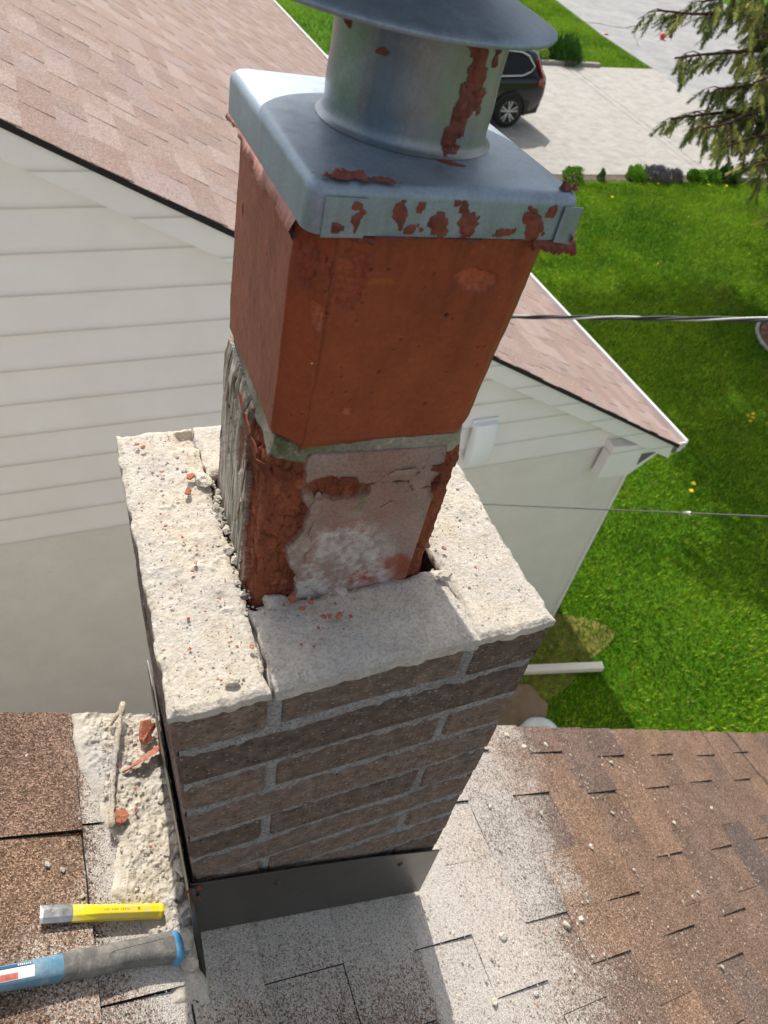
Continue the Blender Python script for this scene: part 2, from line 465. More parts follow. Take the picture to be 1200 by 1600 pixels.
# planting bed strip along the near edge of the drive
tag(MB().add([(8.4, 13.62, G + .008), (17.4, 13.32, G + .008), (17.4, 13.60, G + .008), (8.4, 13.92, G + .008)], [(0, 1, 2, 3)]).build('planting_bed_soil', M['soil']), kind='structure')
# dirt patch beside the neighbour's wall
b = MB(); n = 26
b.add([(3.72 + .75 * math.cos(a) * (1 + .25 * math.sin(3 * a + 1)), 2.62 + .42 * math.sin(a) * (1 + .3 * math.sin(2 * a)), G + .004) for a in [2 * math.pi * i / n for i in range(n)]], [tuple(range(n))])
tag(b.build('bare_earth', plain('bare_earth', lin(116, 112, 60), .95, 0, .4, 6, .1, 30)), kind='structure')

# ------------------------------------------------------------------ grass blades (one mass)
def m_blade():
    t = MT('grass_blades'); p = t.co('World'); a = t.attr('col')
    return t.fin(a, .7, 0, None, .2)
def grass(name, label, xr, yr, n, keep, hgt=.05):
    x = rng.uniform(xr[0], xr[1], n * 3); y = rng.uniform(yr[0], yr[1], n * 3)
    k = keep(x, y); x = x[k][:n]; y = y[k][:n]; n = len(x)
    cl = fbm(x, y, 0, 1.6, 4, 5); cl2 = fbm(x, y, 0, 9, 3, 9)
    h = hgt * rng.uniform(.5, 1.2, n) * (1 + .35 * cl2); a = rng.uniform(0, 2 * np.pi, n); w = rng.uniform(.003, .0075, n) * (hgt / .05)
    lean = rng.uniform(.2, .9, n) * h; la = rng.uniform(0, 2 * np.pi, n)
    V = np.empty((n, 3, 3))
    V[:, 0] = np.c_[x - w * np.cos(a), y - w * np.sin(a), np.full(n, G)]
    V[:, 1] = np.c_[x + w * np.cos(a), y + w * np.sin(a), np.full(n, G)]
    V[:, 2] = np.c_[x + lean * np.cos(la), y + lean * np.sin(la), G + h]
    cl0 = fbm(x, y, 0, .45, 3, 15)
    t = np.clip(.5 + .55 * cl0 + .4 * cl + .22 * cl2 + rng.normal(0, .22, n), 0, 1)[:, None]
    c = np.array(lin(72, 118, 10)) * (1 - t) + np.array(lin(172, 198, 50)) * t
    dr = (rng.random(n) < .04 + .25 * sst(fbm(x, y, 0, 1.1, 4, 25), .3, .7))[:, None]
    c = np.where(dr, np.array(lin(160, 150, 90)), c)
    o = mesh_np(name, V.reshape(-1, 3), np.arange(n * 3).reshape(-1, 3), M['blade'], None, np.repeat(c, 3, 0), False)
    return tag(o, label, 'grass', None, 'stuff')
M['blade'] = m_blade()
grass('lawn_grass', 'mown green lawn between the neighbour house and the driveway', (3.0, 16.5), (.9, 13.4), 380000,
      lambda x, y: (~((x < 4.12) & (y > 2.9))) & (y < 3.0 + (x - 3) * 2.2) & (np.hypot(x - 11.62, y - 6.75) > 1.02) & (y < 13.62 - .033 * (x - 8.4)), .055)
grass('verge_grass', 'bright green verge between driveway and street', (12.5, 20.5), (22.0, 31), 60000,
      lambda x, y: (x < np.interp(y, [22.06, 25.8, 30.7], [19.0, 19.35, 20.2])) & (y > 22.02), .08)
grass('far_grass', 'strip of grass beyond the driveway left of the kerb', (3.0, 12.5), (21.9, 34), 40000, lambda x, y: y > 21.85, .09)

# ------------------------------------------------------------------ our house: wall, roof, shingles
hx = Vector((0, 0, G))
house = empty('house', hx)
tag(house, 'house in the foreground with brown shingle roof scattered with mortar dust', 'house')
RAKE = .362
roof = MB().box(-3.2, 4.6, -11, RAKE, -.03, -.008).build('roof', M['felt'], house)
roof.location = RO - hx; roof.rotation_euler = (0, TH, 0)
MB().prism([(-2.75, G + .02), (3.6, G + .02), (3.6, -.6522 - .10 - 3.6 * math.tan(TH)), (-2.75, -.6522 - .10 + 2.75 * math.tan(TH))], 'y', -10.8, .12).build('wall', plain('house_wall', lin(200, 196, 186), .8), house, loc=-hx)
# shingle courses run along y; each piece is a tab of its own, the raised ones a layer thicker
butts = [-1.55, -1.39, -1.23, -1.07, -.91, -.75, -.60, -.45, -.30, -.16, -.03, .092, .25, .41]
while butts[-1] < 4.5: butts.append(butts[-1] + .163)
_sh = {}
def shingle_mesh(w, d, t, lap=.05, gap=.003):
    key = (round(w, 3), round(d, 3), round(t, 4), gap)
    if key not in _sh:
        me = bpy.data.meshes.new('shingle')
        # wedge: thick at the butt (s = w), thin at the top
        n = 5
        ys = [d * i / (n - 1) for i in range(n)]
        wob = [random.uniform(-.0016, .0016) for _ in ys]
        V = []
        w2 = w - gap
        for y, q in zip(ys, wob): V += [(-lap, y, 0), (-lap, y, .0012), (.0008 + q * .4, y, .0012 + (t - .0012) * lap / (w2 + lap)), (w2 + q, y, t), (w2 + q, y, 0)]
        F = []; MI = []
        for i in range(n - 1):
            a = 5 * i; b = a + 5
            F += [(a + 1, a + 2, b + 2, b + 1), (a + 2, a + 3, b + 3, b + 2), (a + 3, a + 4, b + 4, b + 3), (a, a + 1, b + 1, b), (a + 4, a, b, b + 4)]; MI += [1, 0, 1, 1, 1]
        F += [(0, 4, 3, 2, 1), (5 * n - 5, 5 * n - 4, 5 * n - 3, 5 * n - 2, 5 * n - 1)]; MI += [1, 1]
        me.from_pydata(V, [], F); me.update(); me.materials.append(M['ourshingle']); me.materials.append(M['felt'])
        me.polygons.foreach_set('material_index', MI); _sh[key] = me
    return _sh[key]
def q(v, st=.02): return max(st, round(v / st) * st)
seq = {.25: [(.17, 0), (-.135, 1)], .41: [(.20, 1), (.06, 0), (-.19, 1)], .57: [(.30, 0), (.17, 1), (.02, 0), (-.095, 1)], .73: [(.17, 1), (.0, 0), (-.2, 1)]}
rest = MB()
TON = [lin(124, 101, 86), lin(120, 98, 84), lin(128, 104, 88), lin(117, 97, 85), lin(132, 107, 89), lin(113, 95, 86), lin(101, 88, 82)]; TW = [5, 5, 5, 4, 4, 3, 1.2]
cnt = 0
for k in range(len(butts) - 1):
    s0, s1 = butts[k], butts[k + 1]; w = s1 - s0
    near = -.45 < s1 < 2.9
    # cuts along y from the rake towards the camera; 1 = raised piece before the cut
    cuts = []
    if s1 < .05:
        pat = [(.18 if k % 2 else .185, 1), (.0, 0), (-.068, 1)] if k % 2 == 1 else [(.17, 1), (.04, 0), (-.09, 1)]
    elif k % 2 == 0: pat = [(.168, 1), (.03, 0), (-.205, 1)]
    else: pat = [(.285 + random.uniform(-.02, .01), 1), (.17, 0), (-.098 if s1 < 1.5 else -.035, 1)]
    y = RAKE + .006
    lst = [(c + random.uniform(-.006, .006), r) for c, r in pat]
    yy = lst[-1][0]; r = 0
    while yy > -4.15:
        yy -= random.uniform(.12, .30); lst.append((max(yy, -4.2), r)); r = 1 - r
    for c, r in lst:
        d = y - c
        if d < .012: continue
        th = .0118 if r else .0060
        if near and c > -.7:
            o = bpy.data.objects.new('shingle', shingle_mesh(round(w, 3), round(d, 3) - .0018, th, gap=.0036 if .05 < s1 < .62 else .003)); link(o, roof)
            tone = random.choices(TON, TW)[0]
            if s1 < .05: tone = random.choice(TON[:5])
            o.color = tone + (1,)
            o.location = (s0, c, -.008 + (.0005 if r else .0)); o.rotation_euler = (random.uniform(-.002, .002), 0, random.uniform(-.003, .003))
            cnt += 1
        else:
            rest.box(s0 - .02, s1, c, y - .0015, -.0079, -.008 + th)
        y = c
rest.box(-3.2, -1.4, -11, -4.2, -.0079, -.004).box(-1.4, 4.55, -11, -4.2, -.0079, -.0035)
so_ = rest.build('shingle_field', M['ourshingle'], roof); tag(so_, kind='stuff'); so_.color = TON[0] + (1,)
zr_ = -.6522 + 3.2 * math.sin(TH) - G; xr_ = -3.2 * math.cos(TH)
MB().prism([(xr_, zr_ - .004), (xr_ - 6.4, zr_ - .004 - 6.4 * math.tan(TH)), (xr_ - 6.4, zr_ - .05 - 6.4 * math.tan(TH)), (xr_, zr_ - .05)], 'y', -11, RAKE).build('far_slope', M['ourshingle'], house).color = TON[0] + (1,)
MB().prism([(xr_, 0.02), (xr_ - 5.8, .02), (xr_ - 5.8, zr_ - .1 - 5.8 * math.tan(TH)), (xr_, zr_ - .1)], 'y', -10.8, .12).build('far_wall', bpy.data.materials['house_wall'], house)
# metal drip edge along the rake
MB().box(-3.2, 4.6, RAKE - .004, RAKE + .003, -.055, -.006).build('drip_edge', M['flash'], roof)
MB().box(-3.2, 4.6, RAKE - .03, RAKE - .006, -.2, -.031).build('rake_board', M['white_metal'], roof)

# ------------------------------------------------------------------ the brick chimney
CW, CD, CH = .400, .387, .0725
chim = empty('brick_chimney', (0, 0, G))
tag(chim, 'dark speckled brick chimney with grey mortar and rough broken mortar top', 'chimney')
def cz(z): return z - G
_bk = {}
def brick(x0, x1, y0, y1, z0, z1, jit=.0012, mat=None, name='brick'):
    dx, dy, dz = x1 - x0, y1 - y0, z1 - z0
    key = (round(dx, 3), round(dy, 3), round(dz, 3), random.randrange(3))
    if key not in _bk:
        me = bpy.data.meshes.new('brick'); bm = bmesh.new()
        bmesh.ops.create_cube(bm, size=1.0)
        for v in bm.verts: v.co = Vector((v.co.x * dx + random.uniform(-.0012, .0012), v.co.y * dy + random.uniform(-.0008, .0008), v.co.z * dz + random.uniform(-.0012, .0012)))
        bmesh.ops.bevel(bm, geom=bm.edges[:], offset=random.uniform(.003, .0055), segments=1, affect='EDGES')
        bm.to_mesh(me); bm.free(); me.materials.append(mat or M['brick']); _bk[key] = me
    o = bpy.data.objects.new(name, _bk[key]); link(o, chim)
    o.location = ((x0 + x1) / 2 + random.uniform(-jit, jit), (y0 + y1) / 2 + random.uniform(-jit, jit) * .6, cz((z0 + z1) / 2))
    o.rotation_euler = (random.uniform(-.004, .004), random.uniform(-.006, .006), random.uniform(-.004, .004))
    return o
NC = 16
for i in range(NC):
    zt = -.013 - i * CH; zb = zt - .0622
    j = random.uniform(-.002, .002)
    if i % 2 == 0:
        a, b_ = .090 + j * .6, .302 + j
        brick(.0, a, 0, .188, zb, zt); brick(.0, a, .200, CD, zb, zt)
        brick(b_ + .010, CW, 0, .188, zb, zt); brick(b_ + .010, CW, .200, CD, zb, zt)
        brick(a + .0105, b_, .0015 if i else .004, .09, zb, zt); brick(a + .0105, b_, CD - .09, CD, zb, zt)
    else:
        brick(0, CW, 0, .09, zb, zt); brick(0, CW, CD - .09, CD, zb, zt)
        brick(0, .09, .102, CD - .102, zb, zt); brick(CW - .09, CW, .102, CD - .102, zb, zt)
# mortar core: a ring of four walls, the front and left joints rough and slightly smeared over the bricks
core = MB()
zb, zt = -NC * CH, -.0135
core.box(.004, .086, .006, CD - .005, zb, zt).box(CW - .086, CW - .004, .006, CD - .005, zb, zt)
core.box(.0865, CW - .0865, .006, .087, zb, zt).box(.0865, CW - .0865, CD - .087, CD - .005, zb, zt)
core.build('mortar_core', M['joint'], chim, loc=(0, 0, -G))
def joint_face(name, axis, L, flip):
    nu, nv = int(L / .0032), int((zt - zb) / .0032)
    U, Vv = np.meshgrid(np.linspace(.003, L - .003, nu), np.linspace(zb, zt, nv), indexing='ij')
    dz = np.mod(-Vv - .013, CH)                     # position inside the course, joint at the end
    edge_d = np.minimum(np.abs(dz - .058 - .007), np.abs(dz + .0075))
    d = .0022 + .0030 * fbm(U, Vv, axis, 90, 4, 3) + .0022 * fbm(U, Vv, axis, 11, 3, 8)
    d = np.clip(d, -.0010, .006)
    lip = .0030 + .0060 * (fbm(U, Vv, axis, 30, 4, 18) + .15)
    d = np.where((dz > lip) & (dz < .0615 - lip), .0052, d)   # behind the brick faces, away from the joints
    hx_ = ((np.abs(U - .096) < .0065) | (np.abs(U - .307) < .0065)) if axis == 0 else (np.abs(U - .194) < .0075)
    row = np.floor((-Vv - .013) / CH).astype(int) % 2
    d = np.where(hx_ & (row == 0), .0024 + .002 * fbm(U, Vv, 1, 60, 4, 5), d)
    P = np.stack([U, d, Vv], -1) if axis == 0 else np.stack([d, U, Vv], -1)
    F = grid(nu, nv)
    if flip: F = F[:, ::-1]
    return mesh_np(name, P.reshape(-1, 3), F, M['joint'], chim, loc=(0, 0, -G))
joint_face('mortar_joints', 0, CW, False)
joint_face('mortar_joints', 1, CD, True)
# chimney below the roof, down to the ground
MB().box(.006, CW - .006, .012, CD - .006, G + .0, -NC * CH + .002).build('shaft', M['brick'], chim, loc=(0, 0, -G))
MB().box(.088, CW - .088, .088, CD - .088, -.62, -.60).build('flue_floor', M['soot'], chim, loc=(0, 0, -G))

# rough mortar left on top of the bricks where the crown was removed
def bed(name, x0, x1, y0, y1, ztop, amp, mat, seed, ragged=.004, thick=.013, notch=None, res=.0018):
    nu, nv = int((x1 - x0) / res) + 2, int((y1 - y0) / res) + 2
    X, Y = np.meshgrid(np.linspace(x0, x1, nu), np.linspace(y0, y1, nv), indexing='ij')
    e = np.minimum(np.minimum(X - x0, x1 - X), np.minimum(Y - y0, y1 - Y))
    patchy = .35 + .9 * sst(fbm(X, Y, 0, 13, 3, seed + 77), -.25, .35)
    Z = ztop + amp * patchy * (1.0 * fbm(X, Y, 0, 16, 3, seed) + .7 * np.maximum(fbm(X, Y, 0, 60, 3, seed + 3), -.2) + .40 * fbm(X, Y, 0, 210, 3, seed + 5))
    pits = fbm(X, Y, 0, 95, 2, seed + 21); Z -= amp * .8 * patchy * sst(pits, .4, .8)
    lump = fbm(X, Y, 0, 130, 2, seed + 31); Z += amp * 1.0 * patchy * sst(lump, .42, .75)
    if notch is not None: Z -= notch(X, Y)
    drop = sst(e, .0, .004 + .003 * (fbm(X, Y, 0, 90, 2, seed + 9) + 1))
    Z = Z - (1 - drop) * (.0035 + .002 * fbm(X, Y, 0, 120, 2, seed + 4))
    # ragged outline
    wx = ragged * fbm(X, Y, 0, 55, 4, seed + 40); wy = ragged * fbm(X, Y, 0, 55, 4, seed + 50)
    edge_w = 1 - sst(e, 0, .012)
    X2 = X + wx * edge_w; Y2 = Y + wy * edge_w
    top = np.stack([X2, Y2, Z], -1).reshape(-1, 3); F = grid(nu, nv)
    idx = np.arange(nu * nv).reshape(nu, nv)
    loop = np.r_[idx[:, 0], idx[-1, 1:], idx[-2::-1, -1], idx[0, -2:0:-1]]
    sk = top[loop].copy(); sk[:, 2] = ztop - thick
    k = len(top); m = len(loop); a = np.arange(m); b2 = (a + 1) % m
    SF = np.stack([loop[a], k + a, k + b2, loop[b2]], -1)
    return mesh_np(name, np.vstack([top, sk]), np.vstack([F, SF]), mat, chim, loc=(0, 0, -G))
bed('mortar_bed', -.001, .0905, -.001, CD, 0, .0017, M['cream'], 1, notch=lambda X, Y: .010 * sst(X, .064, .074) * sst(Y, .345, .36) * (1 - sst(Y, .375, .38)))
bed('mortar_bed', .309, CW + .001, -.001, CD, 0, .0017, M['cream'], 2)
bed('mortar_bed', .0925, .3075, -.003, .0925, .005, .0013, M['greybed'], 3, .0045, .019)
bed('mortar_bed', .0915, .3085, .298, CD, -.001, .002, M['cream'], 4)

# flashing
def roof_z(x): return -.6522 - x * math.tan(TH)
fb = MB()
tl, tr = -.425, -.660
pts = [(-.004, tl), (.13, tl - .072), (.27, tl - .152), (.404, tr - .004), (.408, roof_z(.408) + .006), (-.006, roof_z(-.006) + .008)]
fb.prism([(x, z - G) for x, z in pts], 'y', -.0075, -.0055)
fb.build('apron_flashing', M['flash'], chim, bevel=.0006, seg=1)
# foot of the apron flashing lapping the shingles and the left step flashing
b = MB()
b.prism([(-.0065, cz(roof_z(0) + .004)), (-.0065, cz(-.45)), (-.0045, cz(-.45)), (-.0045, cz(roof_z(0) + .004))], 'y', .30, CD - .03)
b.build('step_flashing', M['flash'], chim)
for y0, y1, h in ((-.008, .16, .235), (.15, .31, .262)):
    MB().add([(-.0085, y0, cz(-.64)), (-.0085, y1, cz(-.64)), (-.0065, y1, cz(-.64 + h)), (-.0065, y0, cz(-.64 + h - .01)), (-.0095, y0, cz(-.64)), (-.0095, y1, cz(-.64)), (-.0075, y1, cz(-.64 + h)), (-.0075, y0, cz(-.64 + h - .01))],
             [(0, 1, 2, 3), (7, 6, 5, 4), (0, 4, 5, 1), (1, 5, 6, 2), (2, 6, 7, 3), (3, 7, 4, 0)]).build('step_flashing', M['flash'], chim)
# bent corner strip running down onto the shingles in front
P = [(-.004, -.008, -.43), (-.006, -.012, -.52), (-.0085, -.02, -.61), (-.008, -.055, -.640), (-.006, -.066, -.6435)]
b = MB(); V = []
for i, (x, y, z) in enumerate(P):
    w = (.005, .006, .008, .006, .002)[i]
    V += [(x - .0022, y, cz(z)), (x + w, y - .004, cz(z) + .001), (x + w, y - .0052, cz(z) + .001), (x - .0022, y - .0014, cz(z))]
F = []
for i in range(len(P) - 1):
    for j in range(4): F.append((4 * i + j, 4 * i + (j + 1) % 4, 4 * i + 4 + (j + 1) % 4, 4 * i + 4 + j))
b.add(V, F + [(0, 1, 2, 3), (16, 19, 18, 17)]).build('corner_strip', M['flash'], chim, smooth=True)
for x, f in ((.115, .38), (.33, .35)):
    b = MB().lathe([(0, .003), (.0035, .0028), (.005, .0008), (.0055, 0)], 12)
    o = b.build('screw_head', M['flash'], chim, smooth=True); o.rotation_euler = (RAD(90), 0, 0); o.location = (x, -.0075, cz(tl - x * .585 - .045))

# ------------------------------------------------------------------ clay flue liner
FL = Matrix(((.997, .040, .0668), (-.0413, .999, .018), (-.0661, -.0207, .9976))).to_4x4()
FM = Matrix.Translation((.196, .197, 0)) @ Matrix(FL.to_3x3().to_quaternion().to_matrix()).to_4x4()
flue = empty('flue_liner'); flue.matrix_world = FM
tag(flue, 'leaning square terracotta flue liner of two tiles, lower one flaking', 'flue liner')

def perim(hw, hd, r, ds, chamfer=False):
    pts = []
    def seg(a, b_):
        n = max(2, int(math.hypot(b_[0] - a[0], b_[1] - a[1]) / ds))
        for i in range(n): f = i / n; pts.append((a[0] + (b_[0] - a[0]) * f, a[1] + (b_[1] - a[1]) * f))
    def arc(cx, cy, a0):
        n = max(3, int(math.pi / 2 * r / ds))
        for i in range(n):
            a = a0 + math.pi / 2 * i / n
            pts.append((cx + r * math.cos(a), cy + r * math.sin(a)))
    def corner(cx, cy, a0):
        if not chamfer: arc(cx, cy, a0)
        else: seg((cx + r * math.cos(a0), cy + r * math.sin(a0)), (cx + r * math.cos(a0 + math.pi / 2), cy + r * math.sin(a0 + math.pi / 2)))
    seg((-hw, hd - r), (-hw, -hd + r)); corner(-hw + r, -hd + r, math.pi)
    seg((-hw + r, -hd), (hw - r, -hd)); corner(hw - r, -hd + r, -math.pi / 2)
    seg((hw, -hd + r), (hw, hd - r)); corner(hw - r, hd - r, 0)
    seg((hw - r, hd), (-hw + r, hd)); corner(-hw + r, hd - r, math.pi / 2)
    p = np.array(pts); nx = np.roll(p, -1, 0) - np.roll(p, 1, 0)
    nrm = np.c_[nx[:, 1], -nx[:, 0]]; nrm /= np.linalg.norm(nrm, axis=1)[:, None]
    s = np.r_[0, np.cumsum(np.linalg.norm(np.diff(p, axis=0), axis=1))]
    return p, nrm, s

def tile(name, mat, z0, z1, hw, hd, r, fn, res=.0013, chamfer=False, taper=0.0):
    p, nrm, s = perim(hw, hd, r, res, chamfer)
    nz = int((z1 - z0) / res); z = np.linspace(z0, z1, nz)
    Sg, Zg = np.meshgrid(s, z, indexing='ij')
    X = p[:, 0][:, None] + 0 * Zg; Y = p[:, 1][:, None] + 0 * Zg
    NX = nrm[:, 0][:, None] + 0 * Zg; NY = nrm[:, 1][:, None] + 0 * Zg
    d, c = fn(Sg, Zg, X, Y, NX, NY)
    V = np.stack([X + NX * d + taper * np.clip((Zg - z0) / (z1 - z0), 0, 1) * np.clip((X + hw) / (2 * hw), 0, 1), Y + NY * d, Zg], -1).reshape(-1, 3)
    n = len(s); i = np.arange(n)[:, None]; j = np.arange(nz - 1)[None, :]; i2 = (i + 1) % n
    F = np.stack([i * nz + j, i2 * nz + j, i2 * nz + j + 1, i * nz + j + 1], -1).reshape(-1, 4)
    # inner wall so the tile has thickness
    k = len(V)
    inner = []
    for zz in (z1, z0):
        inner.append(np.c_[p * .84, np.full(n, zz)])
    V = np.vstack([V] + inner); a = np.arange(n); b2 = (a + 1) % n
    F = np.vstack([F, np.stack([a * nz + nz - 1, b2 * nz + nz - 1, k + b2, k + a], -1), np.stack([k + a, k + b2, k + n + b2, k + n + a], -1), np.stack([k + n + a, k + n + b2, b2 * nz, a * nz], -1)])
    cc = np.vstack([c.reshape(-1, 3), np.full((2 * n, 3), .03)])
    return mesh_np(name, V, F, mat, flue, cc)

A3 = lambda c: np.array(c)[None, None, :]
def blend(c, m, col): return c * (1 - m[..., None]) + A3(col) * m[..., None]
def ell(u, z, cu, cz_, ru, rz, rot=0.0, warp=0.0, sc=60, seed=0):
    du, dz = u - cu, z - cz_
    a, b_ = du * math.cos(rot) + dz * math.sin(rot), -du * math.sin(rot) + dz * math.cos(rot)
    return 1 - np.hypot(a / ru, b_ / rz) + warp * fbm(u, z, 0, sc, 4, seed)

HW, HD = .094, .100
def upper_fn(Sg, Z, X, Y, NX, NY):
    c = np.zeros(X.shape + (3,)) + A3(lin(144, 71, 43))
    n = fbm(Sg, Z, 0, 22, 4, 61)
    c = c * (1 + .10 * n)[..., None]
    leftm = sst(-NX, .85, .99)
    c = blend(c, leftm * .5, lin(150, 92, 74))           # left face blended paler and greyer
    dark = np.clip(fbm(Sg * 3, Z, 0, 9, 4, 33), 0, 1) * .5
    c = blend(c, dark, lin(96, 44, 26))
    d = .0009 * fbm(Sg, Z, 0, 30, 3, 62) + .0004 * fbm(Sg, Z, 0, 120, 3, 162)
    drip = fbm(Sg * 3.2, Z * .35, 0, 30, 4, 163)                      # soot and water runs below the metal
    c = blend(c, sst(drip, .1, .6) * sst(Z, .24, .385) * .3, lin(78, 40, 28))
    c = blend(c, sst(fbm(Sg, Z, 0, 48, 4, 164), .30, .7) * .3, lin(146, 78, 48))
    pore = vn(Sg * 420, Z * 420, 0, 165); c = blend(c, (pore > .965) * 1.0, lin(60, 34, 26)); d = d - (pore > .965) * .0007
    chalk = fbm(Sg, Z, 0, 210, 3, 166); c = blend(c, sst(chalk, .62, .75) * .3, lin(180, 120, 92))
    front = NY < -.3
    # spalled pits: front field and the top left corner
    def pit(m, depth, col):
        nonlocal c, d
        m = m + .25 * fbm(Sg, Z, 0, 190, 3, 55); k = sst(m, 0, .10)
        f1, f2, cid = vor(Sg, Z, 140, 77)
        rough = fbm(Sg, Z, 0, 150, 4, 71)
        d = d - k * (depth + .0016 * rough + .0014 * (f2 < .12))
        c = blend(c, k * .95, tuple(np.array(lin(*col))))
        c = c * (1 + k * .25 * rough)[..., None]
        rim = sst(m, -.14, -.02) * (1 - sst(m, 0, .05))
        d = d + rim * .0005
    pit(np.where(front, ell(X, Z, .038, .349, .018, .010, -.1, .35, 70, 4), -1), .0022, (172, 92, 62))
    pit(np.where(front, ell(X, Z, -.060, .348, .013, .024, .1, .5, 60, 6), -1), .0026, (152, 76, 50))
    pit(ell(Sg, Z, .172, .352, .009, .022, 0, .5, 60, 9), .0030, (146, 74, 52))
    pit(ell(Sg, Z, .186, .318, .006, .011, .3, .5, 60, 12), .0016, (178, 100, 68))
    pit(np.where(front, ell(X, Z, -.038, .233, .0048, .0036, .3, .4, 90, 14), -1), .001, (180, 100, 70))
    pit(np.where(front, ell(X, Z, .083, .345, .003, .003, 0, .3, 90, 15), -1), .0012, (170, 96, 70))
    pit(np.where(NX < -.8, ell(Y, Z, .055, .33, .0022, .006, 0, .4, 90, 16), -1), .0018, (70, 40, 30))
    for cu, cz_, r in ((.022, .320, .0020), (-.07, .322, .0014), (.03, .235, .0012), (.06, .29, .0011), (-.02, .27, .001), (.055, .245, .001), (-.045, .357, .0014)):
        m = np.where(front, 1 - np.hypot(X - cu, Z - cz_) / r, -1); k = sst(m, 0, .4)
        d = d - k * .0022; c = blend(c, k, lin(44, 28, 22))
    # rusty streak
    st = np.where(front, ell(X, Z, -.035, .348, .022, .0035, 0, .5, 50, 20), -1)
    c = blend(c, sst(st, 0, .6) * .6, lin(158, 88, 30))
    # vertical seam where the corner meets the front
    sm = np.abs(X + .071 + .0012 * fbm(Z, Z * 0, 0, 30, 3, 24)); k = np.where(front, (1 - sst(sm, .0004, .0016)), 0) * sst(fbm(Z, Z * 0 + 3, 0, 14, 3, 25), -.5, .0)
    d = d - k * .0007; c = blend(c, k * .4, lin(84, 38, 24))
    # white chips on the corner
    wc = (vn(Sg * 900, Z * 900, 0, 41) > .93) & (np.abs(Sg - .176) < .012) & (((Z > .235) & (Z < .243)) | ((Z > .262) & (Z < .285) & (vn(Sg * 500, Z * 500, 0, 5) > .7)))
    c = blend(c, wc.astype(float), lin(205, 190, 180))
    # lower rim rounds in, scuffed
    low = 1 - sst(Z, .192, .204)
    d = d - low * .006
    c = blend(c, low * .35, lin(120, 86, 62))
    return d, c
tile('upper_tile', M['upper'], .188, .402, HW, HD, .020, upper_fn, chamfer=True, taper=.019).rotation_euler = (0, 0, RAD(2.0))

